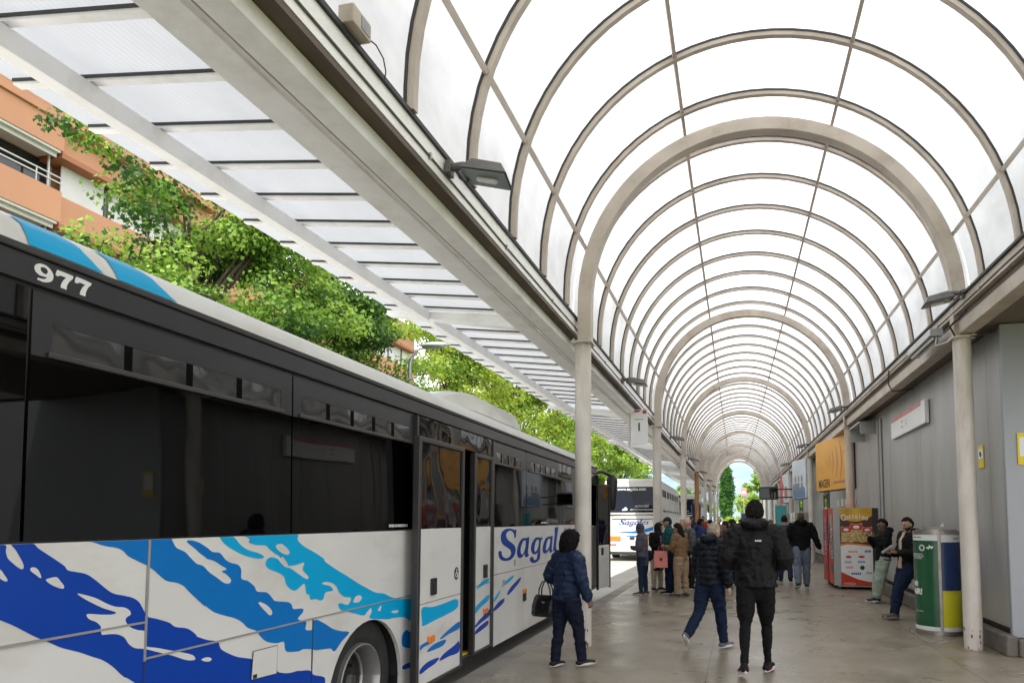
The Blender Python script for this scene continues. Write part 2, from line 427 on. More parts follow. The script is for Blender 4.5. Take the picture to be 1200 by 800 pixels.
# traced livery shapes on the bus flank, in metres (distance along the bus, height)
LIV = {
 'dark': [[[1.929,1.508],[2.058,1.506],[2.07,1.475],[2.079,1.45],[2.101,1.428],[2.126,1.408],[2.139,1.405],[2.142,1.417],[2.133,1.439],[2.11,1.477],[2.088,1.513],[2.162,1.512],[2.198,1.482],[2.254,1.445],[2.311,1.406],[2.331,1.385],[2.41,1.365],[2.463,1.331],[2.541,1.272],[2.608,1.251],[2.655,1.236],[2.692,1.212],[2.718,1.174],[2.744,1.138],[2.794,1.121],[2.874,1.091],[2.915,1.064],[2.999,1.041],[3.059,0.999],[3.059,0.993],[3.135,0.962],[3.214,0.939],[3.24,0.895],[3.316,0.852],[3.385,0.823],[3.484,0.795],[3.503,0.78],[3.57,0.735],[3.708,0.687],[3.74,0.664],[3.835,0.638],[3.944,0.631],[3.944,0.628],[4.06,0.607],[4.109,0.568],[4.209,0.535],[4.243,0.51],[4.238,0.44],[4.217,0.345],[4.18,0.075],[3.308,0.352],[2.712,0.823],[2.628,0.881],[2.57,0.937],[2.514,0.979],[2.46,1.005],[2.399,1.035],[2.321,1.067],[2.269,1.096],[2.209,1.129],[2.165,1.157],[2.114,1.19],[2.065,1.217],[1.942,1.284]],[[8.186,0.67],[8.362,0.749],[8.749,0.831],[8.69,0.768],[8.286,0.66]],[[7.688,0.555],[7.88,0.611],[8.082,0.627],[8.024,0.571],[7.709,0.519]],[[5.403,0.366],[5.604,0.362],[5.702,0.352],[5.704,0.31],[5.606,0.315],[5.404,0.33]]],
 'mid': [[[2.448,1.512],[2.465,1.491],[2.508,1.48],[2.486,1.482],[2.552,1.472],[2.592,1.456],[2.621,1.43],[2.669,1.407],[2.725,1.381],[2.769,1.355],[2.809,1.324],[2.85,1.297],[2.917,1.281],[2.96,1.261],[2.989,1.236],[3.034,1.199],[3.111,1.14],[3.111,1.146],[3.174,1.104],[3.255,1.074],[3.34,1.047],[3.402,1.015],[3.448,0.978],[3.522,0.948],[3.561,0.91],[3.621,0.869],[3.711,0.845],[3.783,0.84],[3.796,0.793],[3.829,0.77],[3.939,0.754],[3.984,0.759],[4.077,0.742],[4.126,0.726],[4.226,0.715],[4.303,0.705],[4.352,0.677],[4.436,0.729],[4.536,0.778],[4.433,0.803],[4.324,0.836],[4.218,0.889],[4.122,0.928],[4.089,0.915],[4.081,0.87],[4.005,0.881],[4.008,0.931],[3.918,0.96],[3.972,1.0],[3.96,1.022],[3.87,1.031],[3.852,1.056],[3.814,1.08],[3.688,1.102],[3.657,1.124],[3.606,1.162],[3.52,1.177],[3.491,1.211],[3.434,1.246],[3.381,1.263],[3.378,1.312],[3.351,1.343],[3.29,1.359],[3.248,1.379],[3.206,1.416],[3.15,1.425],[3.11,1.449],[3.049,1.479],[2.99,1.492],[2.969,1.484],[3.021,1.451],[3.059,1.423],[3.098,1.401],[3.113,1.39],[3.168,1.375],[3.209,1.353],[3.262,1.326],[3.224,1.315],[3.26,1.297],[3.299,1.264],[3.288,1.246],[3.246,1.251],[3.189,1.285],[3.132,1.318],[3.085,1.355],[3.04,1.369],[2.994,1.405],[2.958,1.434],[2.901,1.458],[2.872,1.496],[2.838,1.514]],[[5.373,0.621],[5.451,0.653],[5.512,0.626],[5.693,0.597],[5.698,0.474],[5.397,0.519]]],
 'light': [[[3.412,1.515],[3.441,1.485],[3.433,1.467],[3.497,1.45],[3.583,1.443],[3.613,1.422],[3.664,1.394],[3.706,1.377],[3.727,1.359],[3.747,1.368],[3.791,1.328],[3.814,1.307],[3.89,1.309],[3.969,1.317],[3.955,1.273],[4.02,1.223],[3.997,1.209],[3.916,1.246],[3.825,1.29],[3.772,1.303],[3.728,1.332],[3.696,1.356],[3.636,1.37],[3.597,1.357],[3.589,1.328],[3.619,1.301],[3.7,1.275],[3.764,1.244],[3.787,1.196],[3.832,1.161],[3.887,1.146],[3.942,1.168],[3.982,1.178],[4.002,1.114],[4.037,1.103],[4.05,1.07],[4.111,1.067],[4.16,1.051],[4.198,1.057],[4.221,1.098],[4.312,1.103],[4.271,1.137],[4.18,1.16],[4.205,1.171],[4.283,1.161],[4.351,1.129],[4.393,1.08],[4.464,1.042],[4.551,1.025],[4.51,0.981],[4.424,1.001],[4.383,0.999],[4.413,0.958],[4.512,0.93],[4.63,0.899],[4.738,0.873],[4.784,0.894],[4.841,0.915],[4.855,0.885],[4.818,0.849],[4.867,0.829],[5.019,0.806],[5.107,0.792],[5.197,0.788],[5.348,0.776],[5.447,0.753],[5.488,0.73],[5.591,0.724],[5.687,0.767],[5.682,0.881],[5.342,0.928],[5.153,0.967],[5.045,1.004],[4.908,1.027],[4.776,1.073],[4.635,1.126],[4.501,1.184],[4.359,1.241],[4.212,1.307],[4.185,1.333],[4.072,1.382],[3.964,1.422],[3.894,1.465],[3.854,1.514]],[[3.197,1.516],[3.266,1.516],[3.317,1.494],[3.362,1.457],[3.426,1.424],[3.518,1.401],[3.567,1.38],[3.558,1.368],[3.501,1.371],[3.409,1.391],[3.321,1.423],[3.235,1.467]],[[8.077,0.823],[8.243,0.856],[8.439,0.881],[8.4,0.842],[8.093,0.786]],[[7.685,0.656],[7.912,0.745],[7.892,0.701],[7.74,0.638]]],
 'white': [[[2.168,1.405],[2.181,1.409],[2.199,1.398],[2.213,1.37],[2.209,1.364],[2.191,1.378],[2.171,1.394]],[[2.234,1.355],[2.249,1.36],[2.278,1.362],[2.296,1.344],[2.313,1.322],[2.307,1.312],[2.274,1.324],[2.246,1.341]],[[2.038,1.415],[2.054,1.407],[2.067,1.39],[2.082,1.366],[2.072,1.363],[2.056,1.373],[2.04,1.384]],[[2.375,1.285],[2.415,1.274],[2.467,1.254],[2.522,1.224],[2.566,1.206],[2.611,1.197],[2.641,1.179],[2.647,1.16],[2.627,1.151],[2.621,1.135],[2.645,1.105],[2.687,1.084],[2.735,1.068],[2.733,1.027],[2.732,1.012],[2.745,0.997],[2.815,0.977],[2.881,0.955],[2.963,0.929],[3.035,0.902],[3.055,0.879],[3.036,0.875],[2.986,0.888],[2.909,0.922],[2.816,0.957],[2.74,0.986],[2.679,1.002],[2.643,1.028],[2.618,1.061],[2.573,1.083],[2.508,1.091],[2.502,1.092],[2.494,1.114],[2.495,1.128],[2.473,1.15],[2.436,1.169],[2.423,1.189],[2.44,1.191],[2.492,1.181],[2.546,1.174],[2.57,1.178],[2.545,1.191],[2.501,1.208],[2.448,1.236],[2.401,1.264]],[[3.098,0.868],[3.14,0.871],[3.171,0.857],[3.156,0.846],[3.118,0.854]],[[3.533,1.107],[3.551,1.111],[3.61,1.085],[3.655,1.048],[3.656,1.025],[3.633,1.025],[3.602,1.048],[3.572,1.071]],[[3.676,1.439],[3.733,1.446],[3.798,1.408],[3.81,1.385],[3.778,1.378],[3.704,1.406]],[[4.582,0.991],[4.61,1.026],[4.669,1.031],[4.701,1.008],[4.656,0.982]],[[4.947,0.885],[4.997,0.917],[4.988,0.876]],[[5.176,0.848],[5.288,0.841],[5.27,0.822],[5.195,0.832]]],
 'sag': [[[8.515,1.355],[8.46,1.368],[8.434,1.412],[8.369,1.444],[8.27,1.454],[8.178,1.439],[8.128,1.408],[8.146,1.37],[8.232,1.331],[8.372,1.294],[8.48,1.257],[8.525,1.211],[8.501,1.157],[8.412,1.107],[8.272,1.084],[8.119,1.083],[7.971,1.1],[7.874,1.136],[7.842,1.179],[7.847,1.209],[7.904,1.217],[7.962,1.204],[7.969,1.172],[8.019,1.139],[8.118,1.118],[8.219,1.117],[8.305,1.14],[8.332,1.176],[8.286,1.216],[8.165,1.248],[8.031,1.284],[7.949,1.324],[7.925,1.371],[7.937,1.417],[7.994,1.453],[8.109,1.477],[8.263,1.483],[8.404,1.473],[8.476,1.461],[8.549,1.466],[8.543,1.41]],[[9.141,1.35],[9.017,1.342],[8.936,1.346],[8.818,1.341],[8.703,1.305],[8.628,1.251],[8.581,1.186],[8.593,1.13],[8.662,1.093],[8.745,1.085],[8.842,1.1],[8.92,1.131],[8.941,1.095],[9.022,1.079],[9.104,1.092],[9.145,1.114],[9.095,1.122],[9.082,1.152],[9.122,1.245]],[[9.835,1.333],[9.835,1.307],[9.764,1.284],[9.719,1.173],[9.72,1.073],[9.675,1.013],[9.538,0.984],[9.361,0.98],[9.231,1.003],[9.18,1.035],[9.209,1.066],[9.294,1.071],[9.359,1.055],[9.382,1.027],[9.47,1.019],[9.537,1.039],[9.559,1.081],[9.581,1.111],[9.469,1.098],[9.337,1.108],[9.25,1.15],[9.236,1.217],[9.312,1.28],[9.443,1.33],[9.577,1.339],[9.716,1.329]],[[10.444,1.337],[10.285,1.332],[10.156,1.331],[10.006,1.303],[9.899,1.229],[9.852,1.155],[9.886,1.102],[10.009,1.081],[10.134,1.097],[10.236,1.125],[10.262,1.091],[10.34,1.078],[10.462,1.109],[10.393,1.125],[10.408,1.198],[10.444,1.277]],[[10.578,1.456],[10.774,1.475],[10.792,1.433],[10.719,1.296],[10.665,1.161],[10.693,1.126],[10.749,1.117],[10.637,1.094],[10.528,1.092],[10.484,1.128],[10.579,1.368]],[[10.863,1.223],[10.979,1.303],[11.159,1.335],[11.294,1.317],[11.27,1.267],[11.129,1.221],[10.95,1.203],[10.957,1.164],[11.04,1.139],[11.19,1.162],[11.233,1.146],[11.1,1.109],[10.951,1.108],[10.852,1.14]],[[11.189,1.387],[11.268,1.44],[11.368,1.456],[11.331,1.425],[11.244,1.39]],[[11.801,1.313],[11.733,1.292],[11.634,1.313],[11.549,1.296],[11.601,1.258],[11.7,1.21],[11.681,1.151],[11.537,1.12],[11.377,1.126],[11.333,1.157],[11.396,1.173],[11.472,1.147],[11.562,1.159],[11.549,1.2],[11.44,1.248],[11.42,1.299],[11.503,1.331],[11.667,1.338]]],
 'sagc': [[[8.957,1.309],[8.877,1.305],[8.78,1.257],[8.743,1.191],[8.763,1.144],[8.822,1.13],[8.9,1.161],[8.959,1.227],[8.978,1.285]],[[9.624,1.295],[9.533,1.297],[9.453,1.257],[9.41,1.186],[9.424,1.143],[9.49,1.14],[9.58,1.179],[9.634,1.238]],[[10.285,1.295],[10.182,1.291],[10.081,1.236],[10.033,1.16],[10.058,1.133],[10.133,1.136],[10.235,1.184],[10.286,1.242]],[[11.141,1.306],[11.038,1.288],[10.968,1.226],[11.099,1.244],[11.171,1.284]]],
 'num': [[[2.119,2.61],[2.123,2.622],[2.135,2.631],[2.15,2.635],[2.169,2.633],[2.185,2.624],[2.196,2.611],[2.199,2.596],[2.194,2.58],[2.179,2.569],[2.16,2.563],[2.142,2.564],[2.133,2.565],[2.135,2.572],[2.144,2.573],[2.157,2.575],[2.167,2.58],[2.172,2.587],[2.159,2.586],[2.141,2.586],[2.126,2.594],[2.121,2.602]],[[2.214,2.634],[2.25,2.634],[2.285,2.632],[2.284,2.62],[2.268,2.601],[2.259,2.582],[2.258,2.564],[2.232,2.565],[2.233,2.58],[2.242,2.599],[2.254,2.614],[2.234,2.615],[2.221,2.612],[2.22,2.607],[2.208,2.609],[2.209,2.622]],[[2.299,2.635],[2.335,2.634],[2.371,2.63],[2.37,2.623],[2.355,2.605],[2.347,2.585],[2.344,2.563],[2.318,2.564],[2.321,2.58],[2.33,2.6],[2.342,2.613],[2.319,2.615],[2.309,2.612],[2.307,2.607],[2.293,2.608],[2.294,2.623]]],
 'numc': [[[2.145,2.618],[2.151,2.622],[2.163,2.623],[2.173,2.615],[2.172,2.604],[2.165,2.598],[2.154,2.6],[2.145,2.608]]],
 'd1l': [[[5.495,0.836],[5.701,0.82],[5.947,0.82],[6.212,0.831],[6.308,0.799],[6.271,0.738],[6.054,0.713],[5.9,0.703],[5.753,0.694],[5.523,0.679],[5.5,0.711]]],
 'd1m': [[[5.485,0.523],[5.759,0.534],[5.736,0.509],[5.53,0.496],[5.478,0.477]],[[5.599,0.445],[5.761,0.485],[6.01,0.482],[5.96,0.439],[5.763,0.435]],[[5.882,0.514],[6.112,0.569],[6.343,0.599],[6.334,0.535],[6.087,0.521],[5.932,0.505]]],
 'd1d': [[[5.879,0.313],[5.963,0.357],[6.226,0.392],[6.338,0.411],[6.33,0.309],[6.094,0.312]],[[5.475,0.318],[5.625,0.354],[5.863,0.346],[5.791,0.311],[5.627,0.295],[5.481,0.279]]],
 'd2l': [[[7.114,0.836],[7.266,0.895],[7.523,0.919],[7.486,0.876],[7.267,0.85]],[[7.067,0.599],[7.134,0.651],[7.343,0.7],[7.528,0.731],[7.507,0.669],[7.274,0.621],[7.102,0.57]]],
 'd2d': [[[7.072,0.43],[7.208,0.482],[7.349,0.512],[7.555,0.561],[7.542,0.486],[7.279,0.448],[7.086,0.415]],[[7.074,0.369],[7.21,0.409],[7.498,0.441],[7.499,0.39],[7.281,0.361],[7.075,0.345]]],
 'roof': [[[2.104,2.779],[2.192,2.785],[2.286,2.777],[2.366,2.766],[2.418,2.752],[2.446,2.723],[2.318,2.728],[2.195,2.731],[2.116,2.724]],[[2.481,2.785],[2.607,2.776],[2.73,2.772],[2.782,2.763],[2.85,2.731],[2.682,2.724],[2.551,2.72],[2.527,2.757]]],
}
# ================================================================== WORLD, SUN, CAMERA
SUN = V(-.24, -.72, 1.12).normalized()
w = bpy.data.worlds.new('World'); sc.world = w; w.use_nodes = True
nt = w.node_tree; N = nt.nodes; L = nt.links
sky = N.new('ShaderNodeTexSky'); sky.sky_type = 'NISHITA'; sky.sun_disc = False
sky.sun_elevation = math.asin(SUN.z); sky.sun_rotation = math.atan2(SUN.x, SUN.y); sky.altitude = 200; sky.dust_density = 2.5; sky.air_density = 1.0
tc = N.new('ShaderNodeTexCoord'); mp = N.new('ShaderNodeMapping'); mp.inputs['Scale'].default_value = (1, 1, 2.2)
L.new(tc.outputs['Generated'], mp.inputs['Vector'])
cn = N.new('ShaderNodeTexNoise'); cn.inputs['Scale'].default_value = 2.2; cn.inputs['Detail'].default_value = 8; cn.inputs['Roughness'].default_value = .55
L.new(mp.outputs['Vector'], cn.inputs['Vector'])
cr = N.new('ShaderNodeMapRange'); cr.inputs['From Min'].default_value = .05; cr.inputs['From Max'].default_value = .33; cr.inputs['To Max'].default_value = 1.0
L.new(cn.outputs['Fac'], cr.inputs['Value'])
cm = N.new('ShaderNodeMix'); cm.data_type = 'RGBA'; cm.inputs['B'].default_value = (9.5, 9.6, 9.8, 1)
L.new(cr.outputs['Result'], cm.inputs['Factor']); L.new(sky.outputs['Color'], cm.inputs['A'])
L.new(cm.outputs['Result'], N['Background'].inputs['Color']); N['Background'].inputs['Strength'].default_value = .15
sd = bpy.data.lights.new('sun', 'SUN'); sd.energy = 4.2; sd.angle = R(.55); sd.color = (1, .95, .88)
so = bpy.data.objects.new('sun', sd); COL.objects.link(so); so.rotation_mode = 'QUATERNION'; so.rotation_quaternion = SUN.to_track_quat('Z', 'Y'); so.location = (-20, -10, 40)

cam = bpy.data.cameras.new('camera'); co = bpy.data.objects.new('camera', cam); COL.objects.link(co); sc.camera = co
cam.sensor_fit = 'HORIZONTAL'; cam.sensor_width = 36; cam.lens = 24.0
cam.shift_x = (600-680)/1200; cam.shift_y = (552-400)/1200
cam.clip_start = .05; cam.clip_end = 4000
yaw = math.atan(185/800.); pit = R(4.0)
F0 = V(-math.sin(yaw), math.cos(yaw), 0); RT = V(math.cos(yaw), math.sin(yaw), 0)
FW = F0*math.cos(pit) + V(0,0,math.sin(pit)); UP = V(0,0,math.cos(pit)) - F0*math.sin(pit)
mm = Matrix((RT, UP, -FW)).transposed().to_4x4(); mm.translation = (0, 0, 1.6)
co.matrix_world = mm
sc.view_settings.view_transform = 'Standard'; sc.view_settings.look = 'None'; sc.view_settings.gamma = 1; sc.view_settings.exposure = .86
sc.render.engine = 'CYCLES'
cy = sc.cycles
cy.use_denoising = True
try: cy.denoiser = 'OPENIMAGEDENOISE'
except Exception: pass
cy.max_bounces = 9; cy.diffuse_bounces = 5; cy.glossy_bounces = 4; cy.transmission_bounces = 6; cy.transparent_max_bounces = 6
cy.sample_clamp_indirect = 8; cy.caustics_reflective = False; cy.caustics_refractive = False

# ================================================================== GROUND
def sheet(name, x0, x1, y0, y1, z, mat):
    mb = MB(); mb.add([(x0,y0,z),(x1,y0,z),(x1,y1,z),(x0,y1,z)], [(0,1,2,3)])
    return tag(mb.build(name, mat), kind='structure')
sheet('ground', -900, 900, -300, 1500, -.17, M['grass'])
sheet('road', -14.5, -2.7, -60, 98, -.15, M['road'])
sheet('bus_bay', -8.6, -2.7, -20, 44, -.146, M['apron'])
sheet('plaza', -14, 60, 78, 118, -.142, M['plaza'])
mb = MB(); mb.box(-2.50, 14, -14, 84, -.5, 0)
tag(mb.build('platform', M['concrete']), kind='structure')
mb = MB(); mb.box(-2.78, -2.502, -14, 84, -.5, -.004)
tag(mb.build('kerb', M['kerb'], bevel=.02), kind='structure')
mb = MB(); mb.box(-18, -14.5, -60, 98, -.4, -.03)
tag(mb.build('pavement', M['kerb']), kind='structure')
# far hills
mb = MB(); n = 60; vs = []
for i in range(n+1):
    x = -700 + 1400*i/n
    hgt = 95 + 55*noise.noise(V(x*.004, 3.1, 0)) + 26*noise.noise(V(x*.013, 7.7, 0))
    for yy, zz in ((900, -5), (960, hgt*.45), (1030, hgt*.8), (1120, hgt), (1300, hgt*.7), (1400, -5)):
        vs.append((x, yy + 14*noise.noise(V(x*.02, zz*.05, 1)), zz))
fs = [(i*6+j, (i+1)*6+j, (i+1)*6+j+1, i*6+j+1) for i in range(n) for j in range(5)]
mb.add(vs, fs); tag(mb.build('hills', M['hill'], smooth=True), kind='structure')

# ================================================================== VAULTED CANOPY
XL = -1.95
def XR(y): return 2.885 - .008*y
def YL(k): return 8.6 + 8.3*k
def YR(k): return 9.45 + 8.75*k
K0, K1 = -2, 7
canopy = empty('vaulted_canopy', (0.4, 8.6, 0), 0, 'long barrel vaulted platform canopy of white translucent sheets on pale steel arches and round columns', 'canopy')
CP = V(0.4, 8.6, 0)
ZC = 4.38
def arc_pt(k, ang, r, dr=0):
    """point on the skewed arch at bay coordinate k; ang 0 = right foot, pi = left foot"""
    l = V(XL, YL(k), 0); rr = V(XR(YR(k)), YR(k), 0)
    c = (l+rr)/2; u = (rr-l)/2; half = u.length; u.normalize()
    s = r/2.375*half
    return c + u*(s*math.cos(ang)) + V(0, 0, ZC + .02 + s*math.sin(ang)), u
def arc_ring(k, r0, r1, wdt, n=30, foot=3.92):
    """box section ring list following the arch (radial r0..r1, width along the vault)"""
    rings = []
    angs = [math.pi*i/n for i in range(n+1)]
    seq = [('L', None)] if False else []
    pts = []
    for a in angs:
        pi, u = arc_pt(k, a, r0); po, _ = arc_pt(k, a, r1)
        pts.append((pi, po))
    # stilts
    a0, b0 = pts[0]; a1, b1 = pts[-1]
    pts = [(V(a0.x, a0.y, foot), V(b0.x, b0.y, foot))] + pts + [(V(a1.x, a1.y, foot), V(b1.x, b1.y, foot))]
    for pi, po in pts:
        d = V(0, wdt/2, 0)
        rings.append([pi-d-CP, pi+d-CP, po+d-CP, po-d-CP])
    return rings
def col_z(): return 3.90
for k in range(K0, K1+1):
    for side in ('L', 'R'):
        x, y = (XL, YL(k)) if side == 'L' else (XR(YR(k)), YR(k))
        mb = MB()
        mb.tube([(x-CP.x, y-CP.y, 0), (x-CP.x, y-CP.y, 3.88)], .106, 20)
        rusty = side == 'L' and k == 3
        half = side == 'R' and k == 1
        c = mb.build('column', M['rust_paint'] if rusty else M['halfrust_paint'] if half else M['column_paint'], canopy, smooth='auto')
        if rusty: c['label'] = 'rust brown column'
        if half: c['label'] = 'column streaked with rust below its arch'
        m2 = MB(); m2.box(x-.135-CP.x, x+.135-CP.x, y-.135-CP.y, y+.135-CP.y, 3.882, 3.912)
        for bx_ in (-.105, .105):
            for by_ in (-.105, .105): m2.tube([(x+bx_-CP.x, y+by_-CP.y, 3.866), (x+bx_-CP.x, y+by_-CP.y, 3.94)], .014, 6)
        p = m2.build('cap_plate', M['column_paint'], c)
        if k in (0,):
            m3 = MB(); rnd = random.Random(5 if side == 'R' else 6)
            for i in range(16):
                a = rnd.uniform(2.6, 5.3) if side == 'R' else rnd.uniform(3.5, 6); z = rnd.uniform(.0, .5)**1.8; s = rnd.uniform(.006, .022)
                cc = V(x-CP.x+.1065*math.cos(a), y-CP.y+.1065*math.sin(a), z)
                m3.ellipsoid(cc, (.004, s*.6, s*1.3), nu=8, nv=6, rot=Matrix.Rotation(a, 3, 'Z'))
            m3.build('rust_patch', M['chip'], c)
    mb = MB(); mb.sweep(None, arc_ring(k, 2.26, 2.43, .17, 40, 3.914))
    mb.build('main_arch', M['cream_paint'], canopy, bevel=.008)
NR = 8
for k in range(K0, K1):
    for j in range(NR):
        kk = k + (j+.5)/NR
        mb = MB(); mb.sweep(None, arc_ring(kk, 2.432, 2.49, .062, 36, 4.25))
        mb.add([], [])
        r = arc_ring(kk, 2.478, 2.497, .010, 36, 4.25)
        r = [[p - V(0, .037, 0) for p in q] for q in r]
        mb.sweep(None, r, m=1)
        mb.build('rib', [M['cream_paint'], M['edge_dark']], canopy)
for a in (20, 70, 115, 162):
    mb = MB(); rings = []
    for i in range((K1-K0)*4+1):
        k = K0 + i/4
        p, u = arc_pt(k, R(a), 2.445)
        q, u = arc_pt(k, R(a), 2.478)
        t = V(0,0,1)*math.cos(R(a)) - u*math.sin(R(a))
        rings.append([p+t*.02-CP, p-t*.02-CP, q-t*.02-CP, q+t*.02-CP])
    mb.sweep(None, rings)
    mb.build('purlin', M['cream_paint'], canopy)
for k in range(K0, K1):
    mb = MB(); n = 40; vs = []
    for ki in (k+.002, k+.998):
        for off in (0, .012):
            row = [arc_pt(ki, math.pi*i/n, 2.502+off)[0]-CP for i in range(n+1)]
            row = [V(row[0].x, row[0].y, 4.12)] + row + [V(row[-1].x, row[-1].y, 4.12)]
            vs += row
    q = n+3
    fs = [(i, i+1, 2*q+i+1, 2*q+i) for i in range(q-1)]
    mb.add(vs[:q]+vs[2*q:3*q], [(i, i+1, q+i+1, q+i) for i in range(q-1)])
    g = mb.build('glazing', M['sheet'], canopy, smooth=True)
# longitudinal members
def lmember(name, mat, prof_of_y, parent, org, ys, bevel=0):
    mb = MB(); mb.sweep(None, [[V(x, y, z)-org for x, z in prof_of_y(y)] for y in ys])
    return mb.build(name, mat, parent, bevel=bevel)
YA, YB = YL(K0)-.3, YL(K1)+.2
def rect(x0, x1, z0, z1): return lambda y: [(x0,z0),(x1,z0),(x1,z1),(x0,z1)]
lmember('gutter', M['white_paint'], rect(-2.16, -2.045, 4.03, 4.215), canopy, CP, (YA, YB))
lmember('gutter_lip', M['edge_dark'], rect(-2.06, -2.025, 4.217, 4.25), canopy, CP, (YA, YB))
lmember('gutter_soffit', M['soffit_shade'], rect(-2.30, -2.05, 3.99, 4.028), canopy, CP, (YA, YB))
def rrect(dx0, dx1, z0, z1): return lambda y: [(XR(y)+dx0,z0),(XR(y)+dx1,z0),(XR(y)+dx1,z1),(XR(y)+dx0,z1)]
YRa, YRb = YR(K0)-.3, YR(K1)+.2
lmember('gutter', M['cream_paint'], rrect(-.11, .06, 4.17, 4.30), canopy, CP, (YRa, YRb))
lmember('gutter_lip', M['edge_dark'], rrect(-.14, -.10, 4.302, 4.33), canopy, CP, (YRa, YRb))
lmember('gutter_soffit', M['soffit_shade'], rrect(-.05, .10, 4.09, 4.168), canopy, CP, (YRa, YRb))
lmember('edge_beam', M['cream_paint'], rrect(-.06, .12, 3.93, 4.088), canopy, CP, (YRa, YRb), .006)
lmember('soffit_board', M['soffit'], rrect(.122, 2.6, 3.985, 4.02), canopy, CP, (-6, YRb))

# ================================================================== FLAT AWNING over the bus bay
awn = empty('side_awning', (-2.4, 8.6, 3.7), 0, 'flat awning of ribbed translucent sheets on white brackets over the bus bay', 'awning')
AP = V(-2.4, 8.6, 3.7)
AY0, AY1 = YL(-2)-.5, YL(7)
def az(x, z0=4.285): return z0 + .112*(-x-2.45)
lmember('edge_beam', M['white_paint'], lambda y: [(-2.31,3.88),(-2.15,3.88),(-2.15,3.988),(-2.31,3.988)], awn, AP, (AY0, AY1), .006)
lmember('beam_web', M['cream_paint'], lambda y: [(-2.37,3.93),(-2.312,3.93),(-2.312,4.30),(-2.37,4.30)], awn, AP, (AY0, AY1))
lmember('beam_flange', M['white_paint'], lambda y: [(-2.58,3.885),(-2.372,3.885),(-2.372,3.91),(-2.58,3.91)], awn, AP, (AY0, AY1), .004)
for k in range(-2, 8):
    y = YL(k)
    # cantilever bracket, bottom edge rising outwards
    mb = MB(); prof = [(-2.372, 4.07), (-4.10, 4.345), (-4.76, 4.465), (-4.76, 4.52), (-2.372, 4.275)]
    mb.prism([(x-AP.x, z-AP.z) for x, z in prof], y-.055-AP.y, y+.055-AP.y)
    b = mb.build('bracket', M['white_paint'], awn)
    m2 = MB(); m2.bar((-2.372-AP.x, y-AP.y, 4.066-AP.z), (-4.76-AP.x, y-AP.y, 4.461-AP.z), .17, .014)
    m2.build('bracket_flange', M['white_paint'], b)
for k in range(-2, 7):
    y0, y1 = YL(k)+.09, YL(k+1)-.09
    if k == -2: y0 = AY0
    lmember('rail', M['white_paint'], lambda y: [(-4.24,4.335),(-4.10,4.32),(-4.10,4.462),(-4.24,4.478)], awn, AP, (y0, y1), .006)
    lmember('inner_rail', M['white_paint'], lambda y: [(-2.72,4.10),(-2.60,4.10),(-2.60,4.285),(-2.72,4.298)], awn, AP, (y0, y1), .006)
slats = []
yy = 2.35 - .557*20
while yy < AY1-.1:
    if not any(abs(yy - YL(k)) < .12 for k in range(-2, 8)): slats.append(yy)
    yy += .557
order = sorted(slats, key=lambda y: abs(y-4) if y > 1 else 100+abs(y))
def slat_mb(y, mb):
    a, b = -2.40, -4.76
    P = lambda x, dz: V(x, y, az(x)+dz)-AP
    for (y0, y1, d0, d1, m) in ((0, .058, .0, .04, 0), (-.010, -.001, .020, .04, 1)):
        o = [V(0, y0, 0), V(0, y1, 0)]
        mb.add([P(a,d0)+o[0], P(a,d0)+o[1], P(a,d1)+o[1], P(a,d1)+o[0], P(b,d0)+o[0], P(b,d0)+o[1], P(b,d1)+o[1], P(b,d1)+o[0]],
               [(0,1,2,3),(7,6,5,4),(0,4,5,1),(1,5,6,2),(2,6,7,3),(3,7,4,0)], m)
rest = MB()
for i, y in enumerate(order):
    if i < 98:
        mb = MB(); slat_mb(y, mb); mb.build('slat', [M['white_paint'], M['edge_dark']], awn)
    else: slat_mb(y, rest)
if rest.v:
    o = rest.build('slat_row', [M['white_paint'], M['edge_dark']], awn); o['kind'] = 'stuff'
for k in range(-2, 7):
    y0, y1 = YL(k)+.004, YL(k+1)-.004
    if k == -2: y0 = AY0
    mb = MB(); a, b = -2.38, -4.80
    mb.add([V(a,y0,az(a)+.045)-AP, V(a,y1,az(a)+.045)-AP, V(b,y1,az(b)+.045)-AP, V(b,y0,az(b)+.045)-AP], [(0,1,2,3)])
    mb.build('roof_sheet', M['awning_sheet'], awn)

# ================================================================== STATION BUILDING (right)
bld = empty('station_building', (3.2, 9.2, 0), 0, 'long low station building clad in upright grey metal panels along the platform', 'building')
BP = V(3.2, 9.2, 0)
def WX(y): return 3.225 - .008*y
def wallquad(mb, y0, y1, x0, x1, z0, z1, m=0):
    """block between wall offsets x0..x1 (from the wall line), following the wall"""
    P = []
    for z in (z0, z1):
        for (x, y) in ((x0,y0),(x1,y0),(x1,y1),(x0,y1)):
            P.append(V(WX(y)+x, y, z)-BP)
    mb.add(P, [(0,3,2,1),(4,5,6,7),(0,1,5,4),(1,2,6,5),(2,3,7,6),(3,0,4,7)], m)
mb = MB(); wallquad(mb, 9.215, 78, .03, 9, -.1, 3.98); mb.build('wall_core', M['dark_trim'], bld)
y = 9.2; i = 0
gaps = [(24.6, 25.9), (33.6, 35.0), (42.2, 43.4), (50.5, 52)]
rnd = random.Random(3)
while y < 77:
    wd = .93 if i % 3 else .46
    y1 = min(y+wd, 77.5)
    g = [q for q in gaps if q[0] < y+.3 < q[1] or q[0] < y1-.3 < q[1]]
    if not g and y < 62:
        mb = MB(); dx = rnd.uniform(-.003, .003)
        wallquad(mb, y+.0022, y1-.0022, dx, .028, .30, 3.975)
        mb.build('wall_panel', M['wall_metal'], bld, bevel=.006)
    y = y1; i += 1
mb = MB(); wallquad(mb, 62, 77.5, 0, .028, .3, 3.975); mb.build('wall_panel', M['wall_metal'], bld)
